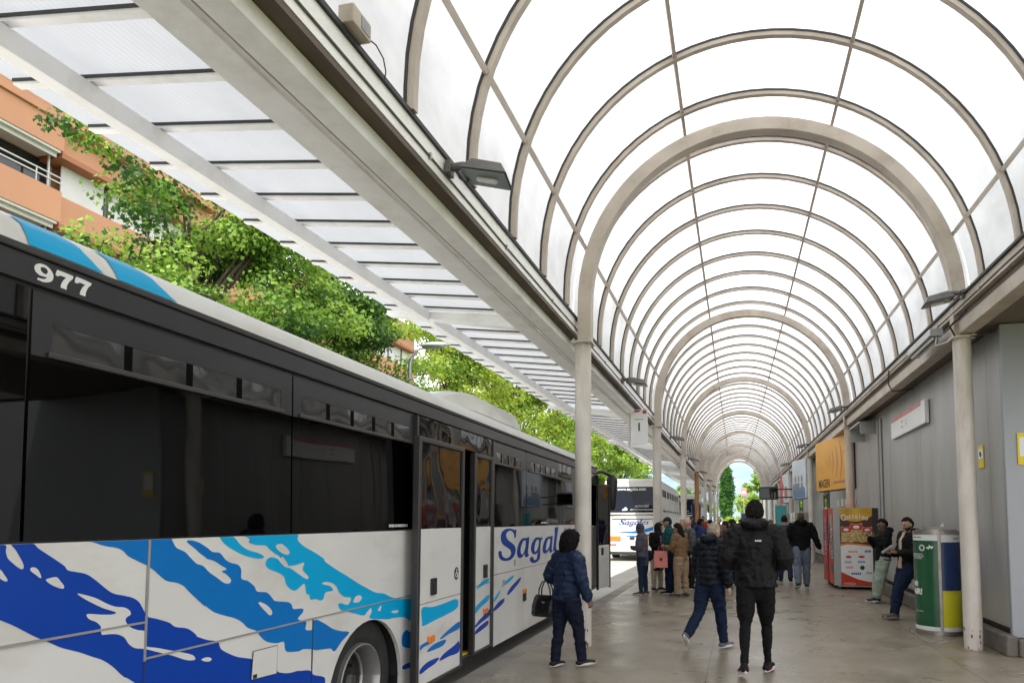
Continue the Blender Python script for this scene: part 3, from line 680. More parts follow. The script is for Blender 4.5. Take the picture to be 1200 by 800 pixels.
mb = MB(); wallquad(mb, 9.12, 9.198, -.02, 9, .20, 3.975); mb.build('corner_panel', M['wall_metal_pale'], bld, bevel=.012)
mb = MB(); wallquad(mb, 9.0, 24.6, -.13, -.001, 0, .24); mb.build('plinth', M['plinth'], bld, bevel=.02)
mb = MB(); wallquad(mb, 8.98, 9.118, .0, 9, 0, .2); mb.build('plinth', M['plinth'], bld, bevel=.02)
mb = MB(); wallquad(mb, 26, 77, -.1, -.001, 0, .24); mb.build('plinth', M['plinth'], bld, bevel=.02)
mb = MB(); wallquad(mb, 9.1, 78, -.05, 9.2, 4.03, 4.22); mb.build('roof_slab', M['soffit'], bld)
for q in gaps:
    mb = MB(); wallquad(mb, q[0], q[1], -.012, .027, 0, 2.45); d = mb.build('door', M['bus_glass'], bld)
    m2 = MB()
    for (a, b, z0, z1) in ((q[0]-.06, q[0], 0, 2.52), (q[1], q[1]+.06, 0, 2.52), (q[0], q[1], 2.452, 2.52)): wallquad(m2, a, b, -.03, .026, z0, z1)
    m2.build('door_frame', M['dark_trim'], d)
# steel canopy bracket plate high on the wall next to the second column
mb = MB(); wallquad(mb, 16.6, 18.0, -.36, -.002, 3.80, 3.84); wallquad(mb, 16.6, 16.64, -.34, -.002, 3.55, 3.799); wallquad(mb, 17.96, 18.0, -.34, -.002, 3.5, 3.799)
mb.build('wall_bracket', M['wall_metal'], bld)
mb = MB(); mb.tube([V(WX(16.3)-.03, 16.3, 3.8)-BP, V(WX(16.3)-.03, 16.3, .3)-BP], .022, 8); mb.tube([V(WX(16.0)-.03, 16.0, 3.8)-BP, V(WX(16.0)-.03, 16.0, .3)-BP], .03, 8)
mb.build('conduit', M['wall_metal'], bld)

def wframe(y, z, off=-.02):
    """matrix: text plane on the wall, x runs towards the camera (-Y), facing the platform"""
    return frame_mtx((WX(y)+off, y, z), (.008, -1, 0), (0, 0, 1))
# white name sign with faded red stripe
sg = empty('wall_sign', (WX(13.55), 13.55, 3.2), 0, 'white wall sign with a faded red top stripe, high on the grey panels', 'sign')
SP = V(WX(13.55), 13.55, 3.2)
mb = MB(); mb.box(-.07, -.003, -1.28, 1.28, 0, .40); mb.build('sign_face', M['sign_white'], sg, bevel=.006)
mb = MB(); mb.box(-.0735, -.071, -1.05, 1.28, .325, .398); mb.build('stripe', M['sign_pink'], sg)
mx = Matrix.Translation(-SP)
for s, dz, dy, sz in (('renfe', .255, .33, .075), ('tmb', .155, .33, .075), ('C', .20, .0, .15)):
    text_mesh(s, sz, M['sign_pink'] if dy else M['ink_grey'], 'lettering', sg, mx @ frame_mtx((SP.x-.0735, SP.y+dy, 3.2+dz-.01), (0,-1,0), (0,0,1)), .0008)
# yellow stickers
def sticker(y0, y1, z0, z1, label, face=None):
    s = empty('safety_sticker', (WX(y0)-.001, (y0+y1)/2, z0), 0, label, 'sticker')
    h = (y1-y0)/2
    mb = MB(); mb.box(-.012, -.0005, -h, h, 0, z1-z0); mb.build('sticker_sheet', M['yellow'], s)
    mb = MB(); mb.box(-.0135, -.0122, -h*.86, h*.86, (z1-z0)*.42, (z1-z0)*.84); mb.build('white_field', M['sign_white'], s)
    mb = MB(); mb.ellipsoid((-.0138, 0, (z1-z0)*.60), (.001, h*.42, .035)); mb.ellipsoid((-.0138, h*.25, (z1-z0)*.66), (.001, h*.25, .03)); mb.build('pictogram', M['ink'], s)
    return s
sticker(9.86, 10.05, 2.27, 2.57, 'small yellow notice with a black pictogram, on the grey panel beyond the near column')
s = empty('safety_sticker', (3.27, 9.117, 2.25), 0, 'pale yellow notice at the right edge on the building corner', 'sticker')
mb = MB(); mb.box(0, .2, -.012, -.0005, 0, .38); mb.build('sticker_sheet', M['yellow'], s)
mb = MB(); mb.box(.02, .18, -.0135, -.0122, .1, .33); mb.build('white_field', M['sign_white'], s)

# yellow advertising board, turned out from the wall
def board(name, label, p0, p1, z0, z1, mat, cat='billboard'):
    """p0 far-left corner, p1 near-right corner (world xy)"""
    a = V(p0[0], p0[1], 0); b = V(p1[0], p1[1], 0); c = (a+b)/2; L_ = (b-a).length
    ang = math.atan2(b.y-a.y, b.x-a.x)
    o = empty(name, (c.x, c.y, z0), ang, label, cat)
    mb = MB(); mb.box(-L_/2, L_/2, 0, .09, 0, z1-z0); mb.build('panel', mat, o, bevel=.008)
    mb = MB(); mb.box(-L_/2-.02, L_/2+.02, .092, .14, -.03, z1-z0+.03); mb.build('frame', M['dark_trim'], o)
    mb = MB(); mb.box(-L_*.3, -L_*.3+.06, .142, .42, .5, .56); mb.box(L_*.3, L_*.3+.06, .142, .3, .5, .56); mb.build('wall_arm', M['steel'], o)
    return o, L_
bb, Lb = board('billboard', 'large yellow advertising board with rose curved stripes above the vending machines', (2.36, 22.2), (2.93, 19.35), 2.44, 3.92, M['board_yellow'])
mb = MB()
for i, (px, r, wd) in enumerate(((-.42, .12, .045), (-.22, .22, .055), (.02, .34, .075), (.3, .46, .09), (.62, .56, .11))):
    ring = []
    for s in range(13):
        t = -1 + 2*s/12; ring.append((px*1.0 + r*.35*math.cos(t*1.3), -.003, .80 + r*t, wd*(1-.75*t*t)))
    for s in range(12):
        a, b = ring[s], ring[s+1]
        mb.add([(a[0]-a[3]/2,-.003,a[2]),(a[0]+a[3]/2,-.003,a[2]),(b[0]+b[3]/2,-.003,b[2]),(b[0]-b[3]/2,-.003,b[2])], [(0,1,2,3)])
mb.build('curved_stripe', M['board_stripe'], bb)
text_mesh('MAGEN', .34, M['ink'], 'lettering', bb, frame_mtx((-Lb/2+.75, -.003, .2), (1,0,0), (0,0,1)), .001, bold=.006, sx=.85)
mb = MB(); mb.box(.1, Lb/2-.08, -.0035, -.001, .17, .23); mb.box(.1+.9, Lb/2-.08, -.0035, -.001, 1.0, 1.04); mb.build('small_print', M['board_stripe'], bb)
b2, L2 = board('billboard', 'pale blue and white advertising board between the third and fourth right columns', (2.18, 29.3), (2.55, 27.6), 2.42, 3.95, M['board_white'])
mb = MB(); mb.plate(catmull([(-.75,.03),(-.2,.03),(.3,.03),(.75,.03),(.75,.35),(.4,.5),(.1,.42),(-.2,.62),(-.5,.5),(-.75,.6)], 3), lambda u, z, d: V(u, -.002-d, z), .001); mb.build('print', pmat('poster_blue', (.16,.26,.42), .4), b2)
mb = MB()
for i in range(3): mb.ellipsoid((-.42+i*.4, -.0035, .78), (.11, .001, .14)); mb.box(-.54+i*.4, -.30+i*.4, -.0045, -.0035, .30, .62)
mb.build('figure_print', M['ink_grey'], b2)
b3, L3 = board('billboard', 'red and white advertising board farther along the grey wall', (2.2, 37.6), (2.5, 36.2), 2.45, 3.9, M['board_white'])
mb = MB(); mb.plate(catmull([(-.74,.02),(-.2,.02),(-.35,.4),(-.1,.8),(-.4,1.2),(-.3,1.42),(-.74,1.42)], 3), lambda u, z, d: V(u, -.002-d, z), .001); mb.build('print', M['board_red'], b3)
mb = MB(); mb.ellipsoid((.25, -.0025, .5), (.3, .001, .35)); mb.build('figure_print', M['board_stripe'], b3)
# hanging teal banner and dark information screen
tb = empty('teal_banner', (1.42, 24.2, 0), R(-12), 'teal upright banner standing before the far end of the grey wall', 'banner')
mb = MB(); mb.box(-.17, .17, -.015, .015, .25, 2.06); mb.build('banner_panel', M['teal'], tb)
mb = MB(); mb.ellipsoid((.02, -.016, .72), (.07, .002, .06)); mb.build('emblem', M['sign_white'], tb)
mb = MB(); mb.tube([(-.19,0,0),(-.19,0,2.1)], .018, 8); mb.tube([(.19,0,0),(.19,0,2.1)], .018, 8); mb.cbox((0,0,.02),(.5,.32,.04)); mb.build('stand', M['steel'], tb)
iscr = empty('information_screen', (1.27, 30, 2.4), 0, 'black two sided information screen hung from the right edge of the vault', 'screen')
mb = MB(); mb.box(-.40, .38, -.1, .1, .02, .56); mb.build('casing', M['black_plastic'], iscr, bevel=.01)
mb = MB(); mb.box(-.36, .34, -.105, -.101, .08, .5); mb.build('display', M['bus_glass'], iscr)
mb = MB()
for z in (.12, .46): mb.tube([(.38,0,z),(1.38,0,z)], .03, 8)
mb.build('arm', M['dark_trim'], iscr)
mb = MB(); mb.box(-.3, .25, -.05, .05, .57, .64); mb.cbox((0,-.02,.69),(.16,.2,.08)); mb.build('loudspeaker', M['steel'], iscr)
# small white plates above the vending machines, on the wall
for i in range(4):
    y = 19.6 + i*.75
    p = empty('notice_plate', (WX(y)-.06, y, 1.62), 0, 'small white notice plates on short posts along the wall above the red vending machine', 'notice', 'white notice plates')
    mb = MB(); mb.box(-.05, .05, -.17, .17, .36, .56); mb.build('plate', M['sign_white'], p)
    mb = MB(); mb.tube([(0,0,-1.6),(0,0,.36)], .02, 8); mb.build('post', M['sign_white'], p)
for i, (y, hgt) in enumerate(((31.2, 1.9), (32.4, 1.9), (38.6, 1.85), (39.6, 1.85))):
    p = empty('ticket_machine', (WX(y)-.36, y, 0), 0, 'pale grey ticket machines against the far wall', 'ticket machine', 'ticket machines by the wall')
    mb = MB(); mb.box(-.25, .3, -.42, .42, 0, hgt); mb.build('cabinet', M['vend_grey'], p, bevel=.015)
    mb = MB(); mb.box(-.256, -.252, -.3, .3, 1.1, 1.6); mb.build('display', M['bus_glass'], p)
    mb = MB(); mb.box(-.256, -.252, -.42, .42, hgt-.25, hgt-.05); mb.build('header', M['sign_white'], p)

# ================================================================== FLOODLIGHTS
def floodlight(loc, rz, label, group):
    o = empty('floodlight', loc, rz, label, 'floodlight', group); o.scale = (.66, .66, .66)
    # local +X points into the platform; lamp hangs beside the gutter, glass tilted down
    rot = Matrix.Rotation(R(14), 3, 'Y')
    mb = MB()
    top = [(.12,-.13,.05),(.46,-.15,.05),(.46,.15,.05),(.12,.13,.05)]
    bot = [(.02,-.19,-.1),(.56,-.21,-.07),(.56,.21,-.07),(.02,.19,-.1)]
    P = [rot @ V(*p) for p in bot+top]
    mb.add(P, [(0,3,2,1),(4,5,6,7),(0,1,5,4),(1,2,6,5),(2,3,7,6),(3,0,4,7)])
    mb.build('housing', M['lamp_body'], o, bevel=.012)
    mb = MB(); P = [rot @ V(*p) for p in ((.05,-.175,-.104),(.54,-.19,-.078),(.54,.19,-.078),(.05,.175,-.104))]
    mb.add(P+[p-V(0,0,.006) for p in P], [(0,1,2,3),(7,6,5,4),(0,4,5,1),(1,5,6,2),(2,6,7,3),(3,7,4,0)]); g = mb.build('lens', M['lamp_glass'], o)
    mb = MB(); mb.tube([rot @ V(.22,0,-.106), rot @ V(.4,0,-.098)], .035, 10, round_=True); mb.build('lamp_tube', M['sign_white'], g)
    mb = MB(); mb.tube([(-.16,0,-.02),(.0,0,.0),(.14,0,.0)], .045, 10, round_=True); mb.cbox((-.15,0,-.03),(.06,.16,.14)); mb.build('mount', M['lamp_body'], o)
    mb = MB(); mb.tube([(-.1,.06,.02),(-.06,.09,-.09),(.02,.08,-.15),(.09,.06,-.1)], .011, 6); mb.build('cable', M['edge_dark'], o)
    return o
floodlight((-1.92, 4.50, 4.17), R(8), 'nearest grey floodlight, fixed on the left gutter above the striped bus', 'floodlights along the gutters')
for i, y in enumerate((12.2, 21.2, 29.0, 37.0, 45.0, 53.0)):
    floodlight((-1.92, y, 4.15), 0, ('second floodlight on the left gutter, just before the hanging sign 1', 'third floodlight along the left gutter, just past the second column', 'fourth floodlight along the left gutter, before the rust brown column', 'fifth floodlight along the left gutter, just past the rust brown column', 'sixth floodlight along the left gutter, near the hanging sign 2', 'farthest floodlight along the left gutter, past the hanging sign 2')[i], 'floodlights along the gutters')
floodlight((XR(8.9)-.22, 8.95, 4.34), R(178), 'floodlight above the near right column by the wall', 'floodlights along the gutters')
for i, y in enumerate((17.6, 26.2, 35.0)):
    floodlight((XR(y)-.22, y, 4.34), R(180), ('floodlight over the rust streaked second right column', 'small floodlight over the third right column beside the yellow board', 'farthest small floodlight on the right gutter')[i], 'floodlights along the gutters')
# tube fitting fixed on the near right column
tf = empty('tube_fitting', (XR(9.5)-.2, 9.6, 3.9), 0, 'grey fluorescent tube fitting on a bracket at the near right column', 'light fitting')
mb = MB(); mb.box(-.12, .05, .05, 1.25, .10, .2); mb.build('tray', M['steel'], tf, bevel=.01)
mb = MB(); mb.tube([(-.07,.1,.075),(-.07,1.2,.075)], .018, 8); mb.tube([(.01,.1,.075),(.01,1.2,.075)], .018, 8); mb.build('tube', M['sign_white'], tf)
mb = MB(); mb.tube([(-.02,.12,.1),(-.02,.12,-.02),(.1,-.1,-.02)], .022, 8); mb.build('bracket', M['steel'], tf)
# junction box and loose cable on the left gutter
jb = empty('junction_box', (-2.02, 3.2, 4.255), 0, 'weathered junction box with a loose cable on the near left gutter', 'junction box')
jb.scale = (.62, .62, .62)
mb = MB(); mb.box(-.06, .09, -.15, .15, 0, .17); mb.build('box', M['cream_paint'], jb, bevel=.012)
mb = MB(); mb.box(.091, .096, -.02, .12, .03, .14); mb.build('cover', M['ink_grey'], jb)
mb = MB(); mb.tube([(.03,.15,.08),(.05,.3,.1),(.06,.42,.05),(.06,.47,-.05),(.04,.48,-.12)], .007, 6); mb.build('cable', M['edge_dark'], jb)
cb = MB(); cb.tube([(XR(9.2)-.1,8.9,4.1),(XR(9.2)-.22,9.15,3.98),(XR(9.2)-.1,9.35,3.9),(XR(9.4)+.15,9.3,3.88),(3.2,9.2,3.93),(3.9,9.1,3.95)], .014, 6)
tag(cb.build('loose_cable', M['edge_dark']), 'dark loose cable looping from the near right column towards the building corner', 'cable')
cb = MB(); cb.tube([(XR(13)-.12,13,4.25),(XR(13)-.13,13,4.0),(XR(13)-.06,13.05,3.88),(XR(13)+.3,13.1,3.92)], .012, 6)
tag(cb.build('loose_cable', M['edge_dark']), 'short dark cable hanging from the right gutter above the white wall sign', 'cable')

# cable runs clipped along the gutters, bolts on the arch feet
for (nm, xf, z, ya, yb, lab) in (('cable_run', lambda y: -2.04, 4.10, 1.0, 60, 'thin grey cable run clipped along the left gutter face'),
                                 ('cable_run', lambda y: XR(y)-.115, 4.215, 2.0, 62, 'thin grey cable run clipped along the right gutter face')):
    mb = MB(); pts = []; rnd = random.Random(4 if 'left' in lab else 9); y = ya
    while y < yb: pts.append((xf(y), y, z - .012*rnd.random())); y += .8
    mb.tube(pts, .009, 6); o = tag(mb.build(nm, M['lamp_body'], smooth=True), lab, 'cable')
    m2 = MB()
    for p in pts[::2]: m2.cbox(p, (.03, .022, .04))
    q = m2.build('clips', M['steel'], o); q['kind'] = 'stuff'

# ================================================================== HANGING BAY SIGNS
def bay_sign(loc, wd, hg, num, label):
    o = empty('bay_sign', loc, 0, label, 'sign', 'hanging bay number signs')
    mb = MB(); mb.box(-wd/2, wd/2, -.03, .03, 0, hg); mb.build('sign_face', M['sign_white'], o, bevel=.005)
    mb = MB(); mb.tube([(-wd/2-.035, 0, -.06), (-wd/2-.035, 0, 4.02-loc[2])], .024, 8); mb.build('hanger', M['column_paint'], o)
    mb = MB(); mb.add([(-wd*.47,-.032,hg*.915),(wd*.02,-.032,hg*.93),(wd*.14,-.032,hg*.975),(-wd*.47,-.032,hg*.975)], [(0,1,2,3)]); mb.box(wd*.22, wd*.44, -.033, -.031, hg*.87, hg*.975); mb.build('red_band', M['sign_red'], o)
    f = lambda x, z: frame_mtx((x, -.032, z), (1,0,0), (0,0,1))
    text_mesh('ANDANA', wd*.12, M['ink'], 'lettering', o, f(0, hg*.71), .0008)
    text_mesh(num, hg*.33, M['ink'], 'numeral', o, f(0, hg*.48), .0008, bold=.006)
    return o
bay_sign((-2.05, 14.5, 3.21), .36, .74, '1', 'white hanging sign with number 1, above the front of the parked bus')
bay_sign((-2.2, 41, 2.8), .5, .82, '2', 'white hanging sign with number 2 near the rust brown column')
bay_sign((-2.1, 56, 2.75), .5, .9, '3', 'small far hanging sign with number 3 towards the end of the left columns')
# ================================================================== PARKED BUS
BX, BS, BY = -2.8, -.0145, 6.0
bus = empty('parked_bus', (BX+BS*2.0, 8.0, -.15), math.atan(-BS), 'white bus with blue wave stripes, black window band and number 977, parked along the kerb', 'bus')
U0, U1 = 1.42, 14.5
def L3(off):
    return lambda u, z, d: V(off+d, u-8.0, z+.15)
def bplate(name, poly, off, th, mat, parent=None, holes=(), smooth=False, bevel=0):
    mb = MB(); mb.plate(poly, L3(off), th, holes)
    return mb.build(name, mat, parent or bus, bevel=bevel)
def brect(u0, u1, z0, z1): return [(u0,z0),(u1,z0),(u1,z1),(u0,z1)]
def bbox(mb, x0, x1, u0, u1, z0, z1, m=0): mb.box(x0, x1, u0-8, u1-8, z0+.15, z1+.15, m)
WU, WZ, WR = 4.825, .28, .545       # rear wheel arch
FU = 12.55
DO0, DO1 = 5.62, 7.615               # middle door opening
# dark core behind all panels
mb = MB()
for (a, b) in ((U0+.03, DO0), (DO1, 13.42)):
    bbox(mb, -2.45, -.035, a, b, .83, 2.66)
for (a, b) in ((U0+.03, WU-.62), (WU+.62, DO0), (DO1, FU-.62), (FU+.62, 13.42)): bbox(mb, -2.4, -.035, a, b, .14, .829)
bbox(mb, -2.45, -1.05, DO0+.002, DO1-.002, .14, 2.66)
bbox(mb, -2.45, -.035, 13.42, U1-.1, .83, 2.66) if False else None
mb.build('chassis', M['dark_trim'], bus)
mb = MB()
for (a, b) in ((U0, DO0), (DO0, DO1), (DO1, U1)): pass
# left flank, rear and front shell
bbox(mb, -2.55, -2.452, U0, U1-.1, .12, 2.69); bbox(mb, -2.45, -.02, U0-.02, U0+.028, .2, 2.69)
mb.build('body_shell', M['bus_white'], bus, bevel=.02)
# roof: cove profile swept along the bus
prof = [(-.012, 2.688), (-.03, 2.73), (-.07, 2.79), (-.16, 2.85), (-.32, 2.895), (-.7, 2.925), (-1.275, 2.94), (-1.85, 2.925), (-2.23, 2.895), (-2.39, 2.85), (-2.48, 2.79), (-2.538, 2.69)]
mb = MB(); rings = []
for u, s, dz in ((U0, 1, -.06), (U0+.12, 1, 0), (U1-.5, 1, 0), (U1-.2, .985, -.03), (U1-.05, .95, -.12)):
    rings.append([V(-1.275+(x+1.275)*s, u-8, z+.15+dz*(1 if z > 2.75 else .3)) for x, z in prof])
mb.sweep(None, rings); mb.build('roof', M['bus_white'], bus, smooth='auto')
mb = MB(); bbox(mb, -.03, .012, U0, U1-.25, 2.655, 2.687); mb.build('rain_gutter', M['edge_dark'], bus, bevel=.006)
def arch_cut(cu, lo, hi, z0, ztop, n=22):
    """panel outline lo..hi, z0..ztop with the wheel arch cut from its lower edge"""
    a0 = math.asin((z0-WZ)/WR)
    arc = [(cu+WR*math.cos(a), WZ+WR*math.sin(a)) for a in [math.pi-a0 - (math.pi-2*a0)*i/n for i in range(n+1)]]
    return [(lo, z0)] + arc + [(hi, z0), (hi, ztop), (lo, ztop)]
g = .005
# lower white panels
bplate('side_panel', brect(U0, 2.735-g, 1.118, 1.503), -.032, .032, M['bus_white'], bevel=.003)
bplate('side_panel', brect(U0, 2.735-g, .11, 1.108), -.032, .032, M['bus_white'], bevel=.003)
bplate('side_panel', brect(2.735+g, DO0-.03, .945, 1.503), -.032, .032, M['bus_white'], bevel=.003)
bplate('side_panel', brect(2.735+g, 4.085-g, .11, .937), -.032, .032, M['bus_white'], bevel=.003)
bplate('side_panel', arch_cut(WU, 4.085+g, DO0-.03, .11, .937), -.032, .032, M['bus_white'])
bplate('side_panel', brect(DO1+.03, 11.95, .945, 1.503), -.032, .032, M['bus_white'], bevel=.003)
for a, b in ((DO1+.03, 8.93), (8.93, 9.95), (9.95, 11.0), (11.0, 11.95)): bplate('side_panel', brect(a+g, b-g, .11, .937), -.032, .032, M['bus_white'], bevel=.003)
bplate('side_panel', arch_cut(FU, 11.95+g, 13.40, .11, .937), -.032, .032, M['bus_white'])
bplate('side_panel', brect(11.95+g, 13.40, .945, 1.503), -.032, .032, M['bus_white'], bevel=.003)
# white wheel arch lips
def lip(cu):
    mb = MB(); n = 26; rings = []
    for i in range(n+1):
        a = math.pi*1.06 - (math.pi*1.12)*i/n
        c, s = math.cos(a), math.sin(a)
        rings.append([V(x, cu+r*c-8, WZ+r*s+.15) for x, r in ((.002, WR-.012), (.016, WR+.005), (.014, WR+.035), (.002, WR+.075), (-.03, WR+.02), (-.10, WR-.004))])
    mb.sweep(None, rings); return mb.build('arch_lip', M['bus_white'], bus, smooth=True)
lip(FU)
for cu in (WU, FU):
    mb = MB(); n = 20
    ring = [(cu+(WR+.03)*math.cos(math.pi*i/n), WZ+(WR+.03)*math.sin(math.pi*i/n)) for i in range(n+1)]
    for i in range(n):
        a, b = ring[i], ring[i+1]
        mb.add([V(-.033,a[0]-8,a[1]+.15),V(-.033,b[0]-8,b[1]+.15),V(-.55,b[0]-8,b[1]+.15),V(-.55,a[0]-8,a[1]+.15)], [(0,1,2,3)])
    bbox(mb, -.56, -.55, cu-.62, cu+.62, .0, .9)
    mb.build('wheel_well', M['black_rubber'], bus)
# wheels
M['hub_dark'] = pmat('hub_dark', (.05,.045,.042), .55, .4, var=.3, scale=12)
def wheel(cu, root, x=-.07, steer=0):
    wz = .35+.15; r = .5
    e = MB()
    pr = [(-.28,.30),(-.28,.46),(-.25,.49),(-.20,.50),(-.06,.50),(-.02,.488),(0,.455),(.004,.40),(-.004,.335),(-.02,.30)]
    n = 40; rings = []
    for i in range(n+1):
        a = 2*math.pi*i/n
        rings.append([V(x+px, cu-8+rr*math.cos(a), wz+rr*math.sin(a)) for px, rr in pr])
    e.sweep(None, rings, cap=False)
    t = e.build('wheel', M['black_rubber'], root, smooth='auto')
    e = MB(); pr = [(-.02,.30),(.012,.296),(.016,.284),(.0,.270),(-.05,.258),(-.12,.25),(-.135,.235)]
    rings = []
    for i in range(n+1):
        a = 2*math.pi*i/n
        rings.append([V(x+px, cu-8+rr*math.cos(a), wz+rr*math.sin(a)) for px, rr in pr])
    e.sweep(None, rings, closed=False, cap=False); e.build('rim', M['rim'], t, smooth='auto')
    e = MB(); pr = [(-.13,.238),(-.175,.22),(-.185,.10),(-.13,.085),(-.10,.07),(-.09,.001)]; rings = []
    for i in range(n+1):
        a = 2*math.pi*i/n
        rings.append([V(x+px, cu-8+rr*math.cos(a), wz+rr*math.sin(a)) for px, rr in pr])
    e.sweep(None, rings, closed=False, cap=False); e.build('wheel_hub', M['hub_dark'], t, smooth='auto')
    e = MB()
    for i in range(10):
        a = 2*math.pi*i/10; e.tube([(x-.175, cu-8+.165*math.cos(a), wz+.165*math.sin(a)), (x-.135, cu-8+.165*math.cos(a), wz+.165*math.sin(a))], .016, 6)
    e.ellipsoid((x-.10, cu-8, wz), (.05, .07, .07)); e.build('hub_bolts', M['dark_trim'], t)
wheel(WU, bus); wheel(FU, bus)
# dark upper band: header strip, window frames, windows
bplate('header_band', brect(U0, U1-.35, 2.545, 2.652), -.032, .030, M['bus_black'])
wins = [(U0, 2.125, None), (2.14, 3.825, (2.225, 3.715, 4)), (3.84, 5.575, (3.92, 5.50, 5)), (7.66, 9.05, (7.72, 8.82, 4)), (9.065, 10.9, (9.18, 10.72, 5)), (10.915, 12.25, None), (12.265, 13.40, None)]
for i, (a, b, hop) in enumerate(wins):
    fr = bplate('window', brect(a, b, 1.512, 2.53), -.032, .026, M['bus_glass'])
    # black surround painted on the glass edge: a thin frame plate
    if hop:
        ho = bplate('window_surround', brect(a, b, 2.262, 2.53), -.0055, .003, M['bus_black'], fr, holes=[brect(hop[0], hop[1], 2.29, 2.408)])
        n = hop[2]; wd = (hop[1]-hop[0])/n
        mb = MB(); mb.plate(brect(hop[0], hop[1], 2.29, 2.408), L3(-.0058), .001); mb.build('hopper_pane', M['bus_glass_up'], fr)
        mb = MB()
        for q_ in range(1, n): bbox(mb, -.0044, -.003, hop[0]+q_*wd-.022, hop[0]+q_*wd+.022, 2.29, 2.408)
        mb.build('slat_reflection', M['matt_black'], fr)  # black bars painted in for the awning slats mirrored in the panes
        mb = MB(); bbox(mb, -.004, .012, hop[0]-.02, hop[1]+.02, 2.262, 2.287)
        mb.build('hopper_rail', M['dark_trim'], fr, bevel=.004)
# the panes lean inwards towards the roof
for o_ in bus.children_recursive:
    if o_.name.split('.')[0] in ('window', 'window_surround', 'hopper_pane', 'slat_reflection', 'hopper_rail'):
        for v_ in o_.data.vertices: v_.co.x -= max(0, v_.co.z-.15-1.512)*.024
# seats and curtains seen faintly are left to the dark glass; emergency lettering
for (u, s) in ((5.28, 'SALIDA DE EMERGENCIA'), (9.95, 'SALIDA DE EMERGENCIA')):
    text_mesh(s, .030, M['num_white'], 'lettering', bus, frame_mtx((-.003, u-8, 1.545+.15), (0,1,0), (0,0,1)), .0006, bold=.0012)
# upper glass above the middle door
bplate('door_header', brect(DO0-.03, DO1+.03, 2.34, 2.53), -.032, .027, M['wavy_glass'])
bplate('door_post', brect(DO0-.035, DO0-.002, .11, 2.53), -.032, .040, M['dark_trim'])
bplate('door_post', brect(DO1+.002, DO1+.045, .10, 2.53), -.032, .040, M['dark_trim'])
# middle door: open leaf pushed out, second leaf nearly shut
def door_leaf(u0, u1, off, z0, z1, lights, flip=False):
    d = MB(); d.plate(brect(u0+.035, u1-.03, z0+.02, 1.515), L3(off-.03), .03)
    o = d.build('door', M['bus_white'], bus)
    m2 = MB(); m2.plate(brect(u0+.035, u1-.03, 1.519, z1-.05), L3(off-.028), .024); m2.build('door_glass', M['wavy_glass'], o)
    m3 = MB()
    for (a, b, c, e) in ((u0, u0+.05, z0, z1), (u1-.04, u1, z0, z1), (u0+.05, u1-.04, z1-.045, z1), (u0+.05, u1-.04, z0, z0+.025)):
        m3.plate(brect(a, b, c, e), L3(off-.045), .062)
    m3.build('door_frame', M['dark_trim'], o, bevel=.006)
    m4 = MB(); m4.plate(brect(u0+.05, u1-.04, .866, .871), L3(off+.0005), .001); m4.build('panel_joint', M['edge_dark'], o)
    return o
d1 = door_leaf(5.37, 6.40, .12, .155, 2.315, 0)
d2 = door_leaf(7.01, 7.605, -.004, .14, 2.33, 0)
def handle(o, u, z, off):
    m_ = MB(); m_.plate(brect(u-.055, u+.055, z-.075, z+.075), L3(off), .018); h = m_.build('handle', M['black_plastic'], o, bevel=.006)
    m_ = MB(); m_.plate(brect(u-.03, u+.03, z-.04, z+.04), L3(off+.0185), .006); m_.build('latch', M['dark_trim'], h)
handle(d1, 5.71, 1.0, .121); handle(d2, 7.385, 1.01, -.003)
def side_lamp(o, u, z, off, mat=None):
    m_ = MB(); m_.plate(brect(u-.06, u+.06, z-.028, z+.028), L3(off), .022); m_.build('side_lamp', mat or M['amber'], o, bevel=.006)
side_lamp(d1, 5.67, .545, .121); side_lamp(d2, 7.40, .565, -.003)
m_ = MB(); m_.ellipsoid((.1225, 6.248-8, 1.075+.15), (.0012, .055, .062)); ic = m_.build('wheelchair_badge', M['ink'], d1)
m_ = MB(); cx_, cz_ = 6.248-8, 1.075+.15
m_.ellipsoid((.1242, cx_, cz_+.036), (.0005, .009, .009)); m_.tube([(.1242, cx_, cz_+.026), (.1242, cx_, cz_), (.1242, cx_+.022, cz_-.002), (.1242, cx_+.034, cz_-.03)], .0055, 5)
m_.tube([(.1242, cx_-.004+.024*math.cos(a), cz_-.012+.024*math.sin(a)) for a in [R(130+i*24) for i in range(10)]], .004, 5); m_.build('wheelchair_sign', M['num_white'], ic)
# entrance interior
mb = MB(); bbox(mb, -1.04, -.05, DO0, DO1, .13, .16); bbox(mb, -1.04, -.45, DO0, DO1, .161, .40); bbox(mb, -.449, -.43, DO0+.01, DO1-.01, .38, .402, 1)
bbox(mb, -.12, -.05, DO0+.01, DO1-.01, .161, .168, 1)
mb.build('entrance_step', [M['dark_trim'], M['yellow']], bus)
mb = MB()
for u in (6.72, 6.95): mb.tube([(-.35, u-8, .5), (-.35, u-8, 2.2)], .018, 8)
mb.build('grab_pole', M['vend_grey'], bus, smooth=True)
mb = MB()
for u in (5.75, 6.7, 7.3):
    bbox(mb, -1.04, -.7, u, u+.42, .62, .74); bbox(mb, -1.04, -.95, u, u+.42, .741, 1.35)
mb.build('seat', pmat('seat_fabric', (.05,.06,.10), .8), bus, bevel=.02)
